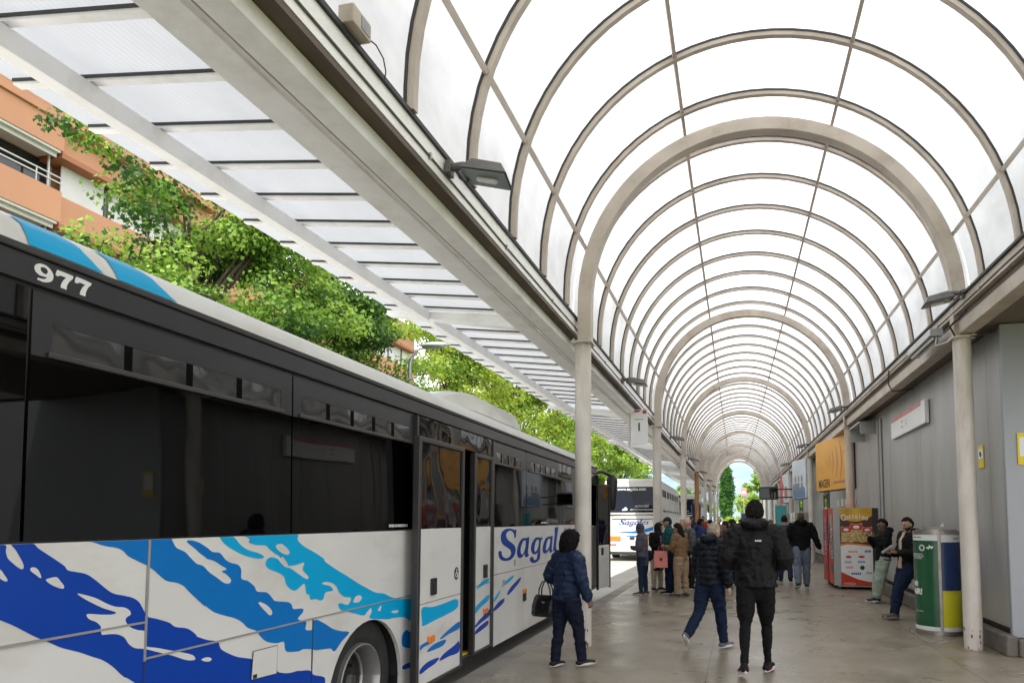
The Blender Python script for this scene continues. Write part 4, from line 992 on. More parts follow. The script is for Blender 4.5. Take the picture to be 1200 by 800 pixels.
# front door area
bplate('front_pillar', brect(13.405, 13.47, .11, 2.53), -.032, .034, M['dark_trim'])
bplate('front_quarter', brect(14.30, U1-.02, .14, 1.50), -.05, .036, M['bus_white'], bevel=.02)
bplate('front_window', brect(13.47, U1-.03, 2.3, 2.53), -.04, .03, M['wavy_glass'])
mb = MB(); bbox(mb, -2.45, -1.0, 13.421, U1-.12, .14, 2.65); bbox(mb, -.99, -.05, 13.42, 14.3, .14, .2); mb.build('cab_interior', M['dark_trim'], bus)
mb = MB(); bbox(mb, -2.5, -.06, U1-.095, U1-.02, .16, 1.45); mb.build('front_mask', M['bus_white'], bus, bevel=.03)
mb = MB(); bbox(mb, -2.5, -.06, U1-.09, U1-.05, 1.455, 2.66); mb.build('windscreen', M['bus_glass'], bus)
# swung-out front door leaf
ang = R(68)
fd = MB(); p0 = V(.03, 13.95-8, 0); dx = V(.14, .66, 0); dn = dx.normalized(); nn = V(dn.y, -dn.x, 0)
def fdp(s, z, d): return p0 + dn*s + nn*d + V(0, 0, z+.15)
fd.plate([(0.03,.16),(.66,.16),(.66,1.05),(.03,1.05)], fdp, .03); fo = fd.build('front_door', M['bus_white'], bus)
fd = MB(); fd.plate([(.03,1.055),(.66,1.055),(.66,2.3),(.03,2.3)], fdp, .026); fd.build('door_glass', M['wavy_glass'], fo)
fd = MB()
for q in ([(0,.14),(.03,.14),(.03,2.34),(0,2.34)], [(.66,.14),(.69,.14),(.69,2.34),(.66,2.34)], [(.03,2.3),(.66,2.3),(.66,2.34),(.03,2.34)]): fd.plate(q, fdp, .045)
fd.build('door_frame', M['dark_trim'], fo)
fd = MB(); fd.plate([(.2,.85),(.3,.85),(.3,1.0),(.2,1.0)], lambda s, z, d: fdp(s, z, .031+d), .012); fd.build('handle', M['black_plastic'], fo)
side_lamp(bus, 13.30, 1.02, .002, M['amber_lit'])
# mirror
mb = MB(); mb.tube([V(-.15, 6.45, 2.72), V(-.02, 6.75, 2.80), V(.12, 7.05, 2.74), V(.17, 7.12, 2.55)], .04, 10, round_=True)
mi = mb.build('mirror_arm', M['black_plastic'], bus, smooth=True)
mb = MB(); mb.tube([V(.17, 7.12, 2.62), V(.17, 7.12, 2.02)], (.13, .08), 14, round_=True); mb.build('mirror_head', M['black_plastic'], mi, smooth=True)
# roof air-conditioning unit
mb = MB(); rings = []
for u, s, h in ((6.7, .80, .0), (7.25, .95, .16), (7.6, 1, .20), (9.25, 1, .19), (9.5, .98, .09), (9.56, .96, 0)):
    rings.append([V(-1.275+x*s, u-8, 2.93+.15-.07+z) for x, z in ((1.06,0.02),(1.03,h+.02),(.9,h+.055),(-.9,h+.055),(-1.03,h+.02),(-1.06,.02))])
mb.sweep(None, rings); mb.build('roof_unit', M['bus_white'], bus, smooth='auto', bevel=.01)
# trim lines, seams, flaps
mb = MB()
bbox(mb, .0, .006, U0, 2.73, 1.108, 1.118); bbox(mb, .0, .006, 2.74, DO0-.04, .936, .946)
bbox(mb, .0, .006, 2.729, 2.741, .93, 1.503)
mb.build('trim_strip', M['bus_grey'], bus)
mb = MB(); bbox(mb, .0, .004, 2.732, 2.738, .11, .929); bbox(mb, .0, .004, 4.082, 4.088, .30, .935); mb.build('seam', M['edge_dark'], bus)
fl = bplate('fuel_flap', [(3.485,.672),(3.716,.660),(3.718,.833),(3.496,.836)], .0045, .0012, M['edge_dark'])
mb = MB(); mb.plate([(3.489,.676),(3.712,.664),(3.714,.829),(3.500,.832)], L3(.0059), .001); fp = mb.build('flap_cover', M['bus_white'], fl)
mb = MB(); mb.plate(brect(3.50, 3.53, .677, .70), L3(.007), .004); mb.build('flap_lock', M['black_plastic'], fl)
mb = MB(); mb.plate([(1.5,.20),(2.33,.20),(2.30,.86),(2.27,.905),(2.20,.92),(1.5,.92)], L3(.001), .008); gr = mb.build('engine_grille', M['bus_grey'], bus, bevel=.003)
mb = MB()
for i in range(18): mb.plate(brect(1.5, 2.29, .22+i*.038, .236+i*.038), L3(.0095), .004)
mb.build('grille_slats', M['steel'], gr)
mb = MB(); mb.plate(brect(8.0, 8.04, .78, .86), L3(.001), .02); mb.plate(brect(8.45, 8.49, 1.0, 1.08), L3(.001), .015); mb.build('panel_catch', M['vend_grey'], bus, bevel=.005)
mb = MB(); mb.plate(brect(8.86, 8.98, .50, .60), L3(.001), .015); o_ = mb.build('fuel_latch', M['black_plastic'], bus)
side_lamp(bus, 8.92, .635, .001)
# livery
def decals(name, polys, off, mat, parent=None, clip=None):
    mb = MB()
    for p in polys: mb.plate(catmull(p, 4), L3(off), .0012)
    return mb.build(name, mat, parent or bus)
def clampz(P, zmax=1.5025, zmin=.115, umin=U0+.003):
    return [[(max(u, umin), min(max(z, zmin), zmax)) for u, z in p] for p in P]
def decals2(name, polys, off, mat, parent=None):
    mb = MB()
    for p in polys:
        q = catmull(p, 4)
        q = clampz([q])[0]
        # keep clear of the wheel opening
        r = []
        for u, z in q:
            d = math.hypot(u-WU, z-WZ)
            if d < WR+.004 and z > WZ-.2 and abs(u-WU) < WR: 
                if d < 1e-6: d = 1e-6
                u, z = WU+(u-WU)/d*(WR+.004), WZ+(z-WZ)/d*(WR+.004)
            r.append((u, z))
        # drop duplicates
        s = [r[0]]
        for pt in r[1:]:
            if math.hypot(pt[0]-s[-1][0], pt[1]-s[-1][1]) > .0015: s.append(pt)
        if math.hypot(s[0][0]-s[-1][0], s[0][1]-s[-1][1]) < .0015: s.pop()
        mb.plate(s, L3(off), .0006)
    return mb.build(name, mat, parent or bus)
lg = decals2('wave_graphic', LIV['dark'], .0008, M['liv_dark'])
decals2('wave_graphic', LIV['mid'], .0010, M['liv_mid'])
decals2('wave_graphic', LIV['light'], .0012, M['liv_light'])
decals2('white_flecks', LIV['white'], .0022, M['bus_white'], lg)
for key, mt in (('d1l','liv_light'), ('d1m','liv_mid'), ('d1d','liv_dark')):
    mb = MB()
    for p in LIV[key]: mb.plate(catmull(p, 4), L3(.1212), .0006)
    mb.build('wave_graphic', M[mt], d1)
for key, mt in (('d2l','liv_light'), ('d2d','liv_dark')):
    mb = MB()
    for p in LIV[key]: mb.plate(catmull(p, 4), L3(-.0030), .0006)
    mb.build('wave_graphic', M[mt], d2)
mb = MB()
for p in LIV['sag']: mb.plate(catmull(p, 3), L3(.001), .0006)
nm = mb.build('name_lettering', M['liv_name'], bus)
mb = MB()
for p in LIV['sagc']: mb.plate(catmull(p, 3), L3(.0018), .0004)
mb.build('letter_counters', M['bus_white'], nm)
mb = MB(); mb.plate(catmull(LIV['num'][0], 4), L3(-.0015), .0006); mb.plate(LIV['num'][1], L3(-.0015), .0006); mb.plate(LIV['num'][2], L3(-.0015), .0006)
nm = mb.build('fleet_number', M['num_white'], bus)
mb = MB(); mb.plate(catmull(LIV['numc'][0], 4), L3(-.0007), .0004); mb.build('numeral_counter', M['bus_black'], nm)
# blue patches painted on the roof cove
def cove(z):  # outward offset of the cove at height z
    P = prof[:5]
    for (x0, z0), (x1, z1) in zip(P, P[1:]):
        if z <= z1: return x0+(x1-x0)*(z-z0)/(z1-z0)
    return P[-1][0]
mb = MB()
for (ua, ub, va, vb, sk) in ((2.10, 2.44, 2.11, 2.33, 1), (2.51, 2.86, 2.49, 2.70, 1)):
    nz_, nu_ = 8, 12; vs = []
    for i in range(nz_+1):
        t = i/nz_; z = 2.694 + t*(.145)
        s_, e_ = ua+(va-ua)*t, ub+(vb-ub)*(t**.7)
        for j in range(nu_+1):
            vs.append(V(cove(z)+.004, s_+(e_-s_)*j/nu_-8, z+.154))
    mb.add(vs, [(i*(nu_+1)+j, i*(nu_+1)+j+1, (i+1)*(nu_+1)+j+1, (i+1)*(nu_+1)+j) for i in range(nz_) for j in range(nu_)])
mb.build('roof_graphic', M['liv_light'], bus, smooth=True)

# ================================================================== FAR COACHES
def coach(loc, rz, label, name_on_back=True, green=False):
    o = empty('coach', loc, rz, label, 'coach')
    Wd, Ln, Ht = 2.55, 12.2, 3.45
    # local: rear face at y=0, length along +y, x -W/2..W/2
    h = Wd/2
    rings = []
    pr = lambda s, t: [(-h*s,.35),(h*s,.35),(h*s,1.3),(h*s,2.3),(h*s*.965,3.05),(h*s*.9,t-.06),(h*s*.78,t),(-h*s*.78,t),(-h*s*.9,t-.06),(-h*s*.965,3.05),(-h*s,2.3),(-h*s,1.3)]
    mb = MB()
    for y, s, t in ((0,.965,Ht-.12),(.10,.995,Ht-.03),(.3,1,Ht),(Ln-.8,1,Ht),(Ln-.25,.99,Ht-.12),(Ln,.93,Ht-.5)):
        rings.append([V(x, y, z) for x, z in pr(s, t)])
    mb.sweep(None, rings); mb.build('body', M['bus_white'], o, smooth='auto')
    mb = MB(); mb.add([(-1.14,-.012,2.02),(1.14,-.012,2.02),(1.10,.0,3.12),(-1.10,.0,3.12),(-1.14,.04,2.02),(1.14,.04,2.02),(1.10,.05,3.12),(-1.10,.05,3.12)], [(0,1,2,3),(0,4,5,1),(1,5,6,2),(2,6,7,3),(3,7,4,0)])
    rw = mb.build('rear_window', M['coach_glass'], o, bevel=.02)
    mb = MB(); mb.tube([(-1.16,-.02,2.2),(-1.12,-.02,1.98),(-1.0,-.02,1.93),(1.0,-.02,1.93),(1.12,-.02,1.98),(1.16,-.02,2.2)], .022, 6); mb.build('window_seal', M['black_plastic'], rw)
    mb = MB(); mb.box(-.85, .95, -.012, .02, 1.735, 1.765); mb.build('vent_slot', M['dark_trim'], o)
    mb = MB()
    for s in (-1, 1):
        mb.add([(s*(h+.003),.55,2.05),(s*(h+.003),Ln-.9,2.05),(s*h*.972,Ln-1.3,3.0),(s*h*.972,.35,3.0)], [(0,1,2,3)])
    sw = mb.build('side_window', M['coach_side_glass'], o)
    mb = MB()
    for s in (-1, 1):
        for i in range(1, 7):
            y = .5+i*1.6; mb.bar((s*(h+.006), y, 2.05), (s*(h*.972+.006), y+.25, 3.0), .07, .02)
    mb.build('window_pillar', M['bus_white'], sw)
    mb = MB(); mb.box(-h*.97, h*.97, -.07, .1, .38, .56); mb.build('bumper', M['bus_white'], o, bevel=.03)
    mb = MB(); mb.box(-h*.93, h*.93, -.03, .06, .27, .375); mb.build('bumper_skirt', M['dark_trim'], o)
    for s in (-1, 1):
        mb = MB(); mb.box(s*.80-.32, s*.80+.32, -.022, .02, .84, 1.04); mb.build('tail_light', M['amber'], o, bevel=.01)
        mb = MB(); mb.box(s*.86-.2, s*.86+.2, -.02, .02, .66, .70); mb.build('reflector', M['red_lens'], o)
    mb = MB(); mb.box(-.1, .1, -.02, .02, .90, 1.0); mb.build('handle', M['dark_trim'], o)
    mb = MB(); mb.box(-.26, .26, -.02, .02, .60, .72); mb.build('number_plate', M['sign_white'], o)
    for y in (2.9, 9.4):
        for s in (-1, 1):
            mb = MB(); mb.tube([(s*h-.30*(s>0)+.0, y, .48), (s*h+.30*(s<0)-.0, y, .48)], .48, 24); w_ = mb.build('wheel', M['black_rubber'], o, smooth='auto')
            mb = MB(); mb.tube([(s*(h+.004), y, .48), (s*(h-.03), y, .48)], .27, 18); mb.build('rim', M['rim'], w_)
    if name_on_back:
        # name in slanted blue letters, waves, address on the glass
        S = [p for p in LIV['sag']]; us = [q[0] for p in S for q in p]; zs = [q[1] for p in S for q in p]
        u0, u1, z0, z1 = min(us), max(us), .98, 1.48
        f = lambda u, z, d: V(-.55+(u-u0)/(u1-u0)*1.25+(z-1.1)*.18, -.006-d, 1.51+(z-1.09)*.58)
        mb = MB()
        for p in S: mb.plate(catmull(p, 2), f, .004)
        nm_ = mb.build('name_lettering', M['liv_name'], o)
        mb = MB()
        for p in LIV['sagc']: mb.plate(catmull(p, 2), lambda u, z, d: f(u, z, .0045+d), .001)
        mb.build('letter_counters', M['bus_white'], nm_)
        mb = MB(); mb.plate(catmull([(-.62,1.22),(-.2,1.23),(.2,1.26),(.7,1.38),(1.15,1.52),(1.2,1.42),(.8,1.26),(.3,1.17),(-.1,1.17)], 3), lambda u, z, d: V(u, -.005-d, z), .003)
        mb.plate(catmull([(-.35,1.06),(.2,1.055),(.6,1.1),(1.0,1.2),(1.2,1.26),(1.2,1.2),(.7,1.04),(.2,1.0)], 3), lambda u, z, d: V(u, -.005-d, z), .003); mb.build('wave_graphic', M['liv_mid'], o)
        text_mesh('www.sagales.com', .17, M['num_white'], 'lettering', rw, frame_mtx((0,-.022,3.0),(1,0,0),(0,0,1)), .001, bold=.004)
        text_mesh('977', .19, M['num_white'], 'lettering', rw, frame_mtx((-.3,-.022,2.15),(1,0,0),(0,0,1)), .001) if False else None
        text_mesh('AUTOCARS', .11, M['num_white'], 'lettering', rw, frame_mtx((.42,-.022,2.28),(1,0,0),(0,0,1)), .001)
        text_mesh('SERVICIO DISCRECIONAL', .085, M['num_white'], 'lettering', rw, frame_mtx((.42,-.022,2.14),(1,0,0),(0,0,1)), .001)
        mb = MB(); mb.plate(catmull([(-.42,2.12),(-.3,2.10),(-.18,2.13),(-.2,2.2),(-.26,2.25),(-.33,2.2)], 3), lambda u, z, d: V(u, -.021-d, z), .002); mb.build('emblem', M['num_white'], rw)
        mb = MB(); mb.box(.85,.88,-.004,.0,1.62,1.7); mb.box(.92,.95,-.004,.0,1.62,1.7); mb.build('side_number', M['ink_grey'], o)
    mb = MB(); mb.tube([(h*.9, Ln-.2, 3.1), (h+.3, Ln+.25, 2.9), (h+.3, Ln+.25, 2.3)], .07, 8); mb.build('mirror', M['black_plastic'], o)
    return o
M['coach_glass'] = glassmat('coach_glass', (.006,.010,.022), .05, spec=.18)
M['coach_side_glass'] = glassmat('coach_side_glass', (.010,.016,.03), .4, spec=.12)
coach((-4.35, 28.4, -.146), R(1.2), 'white coach seen from behind beyond the parked bus, blue lettering under its rear window')
coach((-3.95, 46.5, -.146), R(.5), 'white coach farther off, its side windows showing between the left columns')

# ================================================================== VENDING MACHINES
def vend(loc, wd, label, front, kind):
    # local: front faces -x, width along y (0..wd), depth along +x
    o = empty('vending_machine', loc, 0, label, 'vending machine')
    H_ = 1.86
    mb = MB(); mb.box(.10, .98, 0, wd, .06, H_); mb.build('cabinet', M['vend_grey'] if kind else M['vend_red'], o, bevel=.01)
    mb = MB(); mb.box(0, .096, 0, wd, .09, H_); d = mb.build('door', M[front], o, bevel=.012)
    mb = MB(); mb.box(-.006, -.001, wd*.12, wd*.62, .68, 1.72); mb.build('display_window', M['vend_glass'], d)
    mb = MB(); mb.box(-.008, -.001, wd*.18, wd*.6, .36, .56); mb.build('delivery_hatch', M['black_plastic'], d, bevel=.006)
    mb = MB(); mb.box(-.008, -.001, wd*.72, wd*.9, 1.0, 1.5); mb.build('coin_panel', M['dark_trim'], d)
    mb = MB()
    for x in (.12, .86):
        for y in (.06, wd-.06): mb.cbox((x, y, .03), (.07, .07, .06))
    mb.build('foot', M['black_plastic'], o)
    return o, d
v1, vd = vend((2.12, 16.7, 0), .86, 'orange fronted vending machine with a brown and white snack advert on its side', 'vend_orange', 1)
# the door's own grey edge
mb = MB(); mb.box(.001, .13, -.012, -.001, .09, 1.86); mb.build('door_edge', M['vend_grey'], v1)
# side advert (faces -y)
fy = lambda x, z, d: V(x, -.001-d, z)
mb = MB(); mb.plate([(.15,.09),(.975,.09),(.975,1.855),(.15,1.855)], fy, .004); ad = mb.build('side_advert', M['vend_brown'], v1)
mb = MB(); mb.plate(catmull([(.15,1.66),(.35,1.56),(.6,1.56),(.84,1.68),(.84,1.855),(.5,1.855),(.15,1.855)], 3), lambda x, z, d: fy(x, min(z,1.855), .0045+d), .001); mb.build('gold_field', M['vend_gold'], ad)
mb = MB(); mb.plate([(.845,.09),(.975,.09),(.975,1.855),(.845,1.855)], lambda x, z, d: fy(x, z, .0065+d), .001); mb.build('black_edge', M['ink'], ad)
W_ = [(.152,.40),(.30,.33),(.5,.24),(.70,.19),(.84,.175),(.84,.97),(.72,.985),(.5,1.01),(.3,1.02),(.152,.99)]
mb = MB(); mb.plate(W_, lambda x, z, d: fy(x, z, .0047+d), .001); mb.build('white_field', M['sign_white'], ad)
mb = MB(); mb.plate([(.152,.092),(.84,.092),(.84,.172),(.70,.187),(.5,.237),(.30,.327),(.152,.397)], lambda x, z, d: fy(x, z, .0047+d), .001); mb.build('orange_field', M['vend_orange'], ad)
mb = MB(); mb.plate(W_[-5:]+[(.152,1.03),(.3,1.06),(.5,1.05),(.72,1.025),(.84,1.01)][::-1] if False else [(.152,.992),(.3,1.022),(.5,1.012),(.72,.987),(.84,.972),(.84,1.0),(.72,1.02),(.5,1.05),(.3,1.06),(.152,1.04)], lambda x, z, d: fy(x, z, .0052+d), .001); mb.build('orange_rim', M['amber'], ad)
word = 'Cocteleo'
for i, ch in enumerate(word):
    t = i/(len(word)-1)-.5
    text_mesh(ch, .20 if i == 0 else .165, M['paper'], 'lettering', ad, frame_mtx((.475+t*.50, -.008, 1.64 + .035*(1-4*t*t) - .01), (math.cos(t*.35), 0, -math.sin(t*.35)*.9), (math.sin(t*.35)*.9, 0, math.cos(t*.35))), .001, bold=.002, sx=.85)
for i, (x, z, s) in enumerate(((.28,1.25,1.05), (.50,1.29,1.25), (.735,1.25,1.0))):
    hw, hh = .105*s, .17*s
    bg = MB(); bg.plate(catmull([(x-hw,z-hh),(x-hw*.4,z-hh*.97),(x+hw*.4,z-hh*.97),(x+hw,z-hh),(x+hw*.94,z),(x+hw,z+hh),(x+hw*.4,z+hh*.97),(x-hw*.4,z+hh*.97),(x-hw,z+hh),(x-hw*.94,z)], 3), lambda a, b, d: fy(a, b, .0066+.001*(i==1)+d), .003)
    b_ = bg.build('snack_bag', M['snack'], ad)
    bg = MB(); bg.plate([(x-hw*.93,z+hh*.32),(x+hw*.93,z+hh*.32),(x+hw*.96,z+hh*.93),(x-hw*.96,z+hh*.93)], lambda a, b, d: fy(a, b, .0098+.001*(i==1)+d), .001); bg.build('bag_label', M['sign_red'], b_)
    bg = MB(); bg.ellipsoid((x, -.0125-.001*(i==1), z+hh*.62), (hw*.55, .0006, hh*.17)); bg.build('bag_mark', M['paper'], b_)
rnd = random.Random(8)
for i, (x, z, mt, wd) in enumerate(((.42,.86,'amber',.2),(.74,.87,'ink',.14),(.32,.74,'sign_red',.13),(.60,.745,'sign_red',.14),(.31,.62,'ink_grey',.16),(.60,.63,'liv_mid',.16),(.34,.50,'bag_pink',.16),(.61,.50,'bin_green',.1),(.48,.36,'liv_name',.22),(.75,.38,'ink_grey',.12))):
    mb = MB()
    if i in (2, 3, 7): mb.ellipsoid((x, -.0078, z), (wd*.5, .0006, .028 if i != 7 else .05))
    else:
        n = 5
        for j in range(n): mb.box(x-wd/2+j*wd/n, x-wd/2+(j+.7)*wd/n, -.0085, -.0075, z-.022, z+.022+.008*(j % 2))
    mb.build('trade_mark', M[mt], ad)
mb = MB(); mb.box(.2, .46, -.0085, -.0075, .105, .16); mb.build('maker_strip', M['bag_pink'], ad)
v2, vd2 = vend((2.10, 17.62, 0), .84, 'all red vending machine beyond the one with the snack advert', 'vend_red', 0)
mb = MB()
for i in range(7): mb.box(-.009, -.007, .12, .5, .72+i*.14, .80+i*.14)
mb.build('product_row', M['sign_red'], vd2)
mb = MB()
for i in range(6): mb.box(-.009, -.007, .14, .5, .74+i*.165, .80+i*.165)
mb.build('product_row', M['ink_grey'], vd)

# ================================================================== RECYCLING BIN
rb = empty('recycling_bin', (2.74, 10.66, 0), 0, 'tall round recycling bin wrapped in green, with a blue and yellow section', 'recycling bin')
def cyl_arc(r, a0, a1, z0, z1, n=24, dr=.0):
    mb = MB(); vs = []
    for i in range(n+1):
        a = R(a0+(a1-a0)*i/n)
        for rr in (r, r-.012):
            for z in (z0, z1): vs.append((rr*math.cos(a), rr*math.sin(a), z))
    fs = []
    for i in range(n):
        b = i*4; c = b+4
        fs += [(b, c, c+1, b+1), (b+2, b+3, c+3, c+2), (b, b+2, c+2, c), (b+1, c+1, c+3, b+3)]
    fs += [(0,1,3,2), (n*4, n*4+2, n*4+3, n*4+1)]
    return mb.add(vs, fs)
RB = .30
mb = MB(); mb.tube([(0,0,.0),(0,0,.06)], RB+.004, 40); mb.tube([(0,0,1.385),(0,0,1.435)], RB+.006, 40); mb.tube([(0,0,.06),(0,0,1.39)], RB-.012, 40); mb.build('drum', M['bin_metal'], rb, smooth='auto')
cyl_arc(RB, 130, 258, .12, 1.30).build('green_panel', M['bin_green'], rb, smooth='auto')
cyl_arc(RB, 266, 385, .62, 1.28).build('blue_panel', M['bin_blue'], rb, smooth='auto')
cyl_arc(RB, 266, 385, .12, .615).build('yellow_panel', M['bin_yellow'], rb, smooth='auto')
cyl_arc(RB, 130, 258, 1.302, 1.384).build('white_header', M['sign_white'], rb, smooth='auto')
cyl_arc(RB, 266, 385, 1.282, 1.384).build('white_header', M['sign_white'], rb, smooth='auto')
cyl_arc(RB, 130, 258, .062, .118).build('white_footer', M['sign_white'], rb, smooth='auto')
cyl_arc(RB, 266, 385, .062, .118).build('white_footer', M['sign_white'], rb, smooth='auto')
cyl_arc(RB+.010, 259, 265, .02, 1.43, 4).build('frame_post', M['bin_metal'], rb)
cyl_arc(RB+.010, 122, 128, .02, 1.43, 4).build('frame_post', M['bin_metal'], rb)
def bent(o): # wraps a flat lettering mesh (x along arc, y up) on the drum; x=0 at angle stored
    pass
def wrap_text(s, size, mat, ang, z, parent, bold=0, rad=RB+.0015, sx=1.0, align='CENTER'):
    o = text_mesh(s, size, mat, 'lettering', parent, None, .0006, align, bold, sx)
    for v in o.data.vertices:
        a = R(ang) + v.co.x/rad; rr = rad + v.co.z
        v.co = V(rr*math.cos(a), rr*math.sin(a), z+v.co.y)
    return o
wrap_text('BÉ!', .085, M['sign_white'], 190, .69, rb, .004)
wrap_text('AIR!', .11, M['sign_white'], 196, .585, rb, .006)
wrap_text('RECICLEM JUNTS\nCADA DIA MILLOR\nPER TOTHOM', .028, M['sign_white'], 200, 1.08, rb)
wrap_text('www.recicla.cat', .024, M['sign_white'], 203, .32, rb)
wrap_text('SEPARA I RECICLA', .022, M['ink'], 200, 1.345, rb, .001)
wrap_text('ENVASOS', .022, M['ink'], 310, 1.33, rb, .001)
mb = MB()
for r_ in (.042, .030): 
    mb.tube([V(math.cos(R(218))*(RB+.002), math.sin(R(218))*(RB+.002), 1.20) + V(-math.sin(R(218)), math.cos(R(218)), 0)*(r_*math.cos(a)) + V(0,0,r_*math.sin(a)) for a in [R(i*20) for i in range(19)]], .004, 5)
mb.build('round_emblem', M['sign_white'], rb)
mb = MB(); c0 = V(math.cos(R(240))*(RB+.002), math.sin(R(240))*(RB+.002), 1.19); t0 = V(-math.sin(R(240)), math.cos(R(240)), 0)
for a in (40, 100, 160): 
    d_ = t0*math.cos(R(a)) + V(0,0,math.sin(R(a))); mb.tube([c0+d_*.012, c0+d_*.05], [(.016,.002),(.010,.002)], 8, ref=tuple(d_.cross(V(math.cos(R(240)),math.sin(R(240)),0))), round_=False)
mb.build('leaf_emblem', M['sign_white'], rb)
mb = MB(); mb.tube([(0,0,1.436),(0,0,1.455)], RB-.04, 32); mb.cbox((-.05,-.02,1.475),(.24,.2,.04)); mb.build('lid', M['bin_metal'], rb, smooth='auto')
cup = empty('paper_scrap', (2.80, 10.56, 1.4555), R(20), 'crumpled white paper scrap standing on top of the green recycling bin', 'litter')
mb = MB(); mb.add([(-.03,0,0),(.02,.02,0),(.03,0,.05),(.015,.015,.10),(-.01,.0,.09),(-.035,.01,.045)], [(0,1,2,5),(5,2,3,4)]); mb.build('scrap', M['paper'], cup)

# ================================================================== APARTMENT BUILDINGS
def block(loc, rz, Ln, label, floors, top, recess):
    """local: facade along +y from 0..Ln at x=0, building behind (-x)"""
    o = empty('apartment_building', loc, rz, label, 'building')
    fh = 2.94
    mb = MB(); mb.box(-10, -1.3, 0, Ln, 0, top-.5); mb.build('core', M['orange_wall'], o)
    mb = MB(); mb.box(-10.2, .12, -.1, Ln+.1, top-.49, top+.0); mb.build('parapet', M['orange_wall'], o, bevel=.02)
    mb = MB(); mb.box(-10.3, .18, -.15, Ln+.15, top+.002, top+.10); mb.build('roof_edge', M['ink_grey'], o)
    for f in range(floors):
        zh = top - 1.62 - f*fh            # window head
        mb = MB(); mb.box(-1.3, 0, 0, recess, zh+.001, zh+1.12 if f == 0 else zh+1.25); mb.box(-1.3, -.35, recess, Ln, zh+.001, zh+1.12 if f == 0 else zh+1.25); mb.build('spandrel', M['orange_wall'], o)
        mb = MB(); mb.box(-1.29, -.352+.25, recess+.02, Ln-.02, zh-.22, zh); mb.build('band', M['orange_dark'], o)
        mb = MB(); mb.box(-1.25, -.05, .1, recess-.1, zh-.10, zh-.002); mb.box(-.3, -.24, .1, recess-.1, zh-.26, zh-.101); mb.build('awning_box', M['bwhite'], o)
        # glazing set back
        x = -1.28
        y = .2
        while y < Ln-1:
            wd = 2.2
            in_rec = y > recess-.5
            if in_rec:
                mb = MB(); mb.box(-.75, -.70, y, y+wd-.25, zh-1.72, zh-.23); mb.build('shutter', M['bwhite'], o)
                mb = MB(); mb.box(-.8, -.66, y+wd-.24, y+wd-.12, zh-1.72, zh-.23); mb.build('shutter_frame', M['dark_trim'], o)
            else:
                mb = MB(); mb.box(-1.29, -1.27, y, y+wd-.15, zh-1.69, zh-.11); wn = mb.build('window', M['bglass'], o)
                mb = MB(); mb.box(-1.27, -1.2, y+wd-.15, y+wd-.02, zh-1.69, zh-.11); mb.build('window_frame', M['bwhite'], wn)
            y += wd
        mb = MB(); mb.box(-.62, -.56, recess-.16, recess-.10, zh-1.69, zh-.11); mb.build('end_post', M['bwhite'], o)
        # railing
        mb = MB()
        for dz in (-1.12, -1.34): mb.tube([(-.06, .1, zh+dz), (-.06, recess, zh+dz)], .03, 6)
        yy_ = .3
        while yy_ < recess: mb.tube([(-.06, yy_, zh-1.70), (-.06, yy_, zh-1.12)], .022, 6); yy_ += 2.0
        mb.build('railing', M['bwhite'], o)
    return o
block((-26.4, 4, -.1), R(0), 30, 'terracotta apartment block with dark balconies at the upper left behind the nearest tree', 6, 18.15, 17.3)
block((-27.0, 39, -.1), R(0), 15, 'farther terracotta apartment block glimpsed between the green and lime trees', 6, 17.9, 6)

# ================================================================== TREES
def make_crown(name, clumps, nleaf, size, mats, parent, seed, flat=.55, wts=(.4,.4,.2), spread=.42):
    rs = np.random.RandomState(seed)
    NV = []; MI = []
    tot = 0
    for (c, r) in clumps:
        k = max(12, int(nleaf * (r/.6)**2))
        d = rs.normal(size=(k,3)); d /= np.linalg.norm(d, axis=1)[:,None]
        rad = rs.uniform(.15, 1, size=(k,1))**.5
        p = np.array(c)[None,:] + d*rad*np.array([r, r, r*flat])[None,:] + rs.normal(size=(k,3))*.05
        # leaf frame
        nrm = rs.normal(size=(k,3))*.42 + d*rad*.95 + np.array([0,0,.38])[None,:]; nrm /= np.linalg.norm(nrm, axis=1)[:,None]
        a = rs.normal(size=(k,3)); a -= nrm*(a*nrm).sum(1)[:,None]; a /= np.linalg.norm(a, axis=1)[:,None]
        b = np.cross(nrm, a)
        s = size*rs.uniform(.6, 1.25, size=(k,1))
        v0 = p - a*s*.55; v1 = p + b*s*.42 - nrm*s*.10; v2 = p + a*s*.55; v3 = p - b*s*.42 - nrm*s*.10
        NV.append(np.stack([v0, v1, v2, v3], 1).reshape(-1, 3))
        m = rs.choice(len(mats), p=wts)
        mi = np.where(rs.uniform(size=k) < .88, m, rs.choice(len(mats), size=k, p=wts))
        MI.append(np.repeat(mi, 1)); tot += k
    v = np.concatenate(NV); mi = np.concatenate(MI)
    me = bpy.data.meshes.new(name)
    n = len(v); q = n//4
    me.vertices.add(n); me.vertices.foreach_set('co', v.astype(np.float32).ravel())
    me.loops.add(n); me.loops.foreach_set('vertex_index', np.arange(n, dtype=np.int32))
    me.polygons.add(q); me.polygons.foreach_set('loop_start', np.arange(0, n, 4, dtype=np.int32)); me.polygons.foreach_set('loop_total', np.full(q, 4, dtype=np.int32))
    me.polygons.foreach_set('material_index', mi.astype(np.int32)); me.update(); me.validate()
    for m in mats: me.materials.append(m)
    return link(bpy.data.objects.new('crown', me), parent)
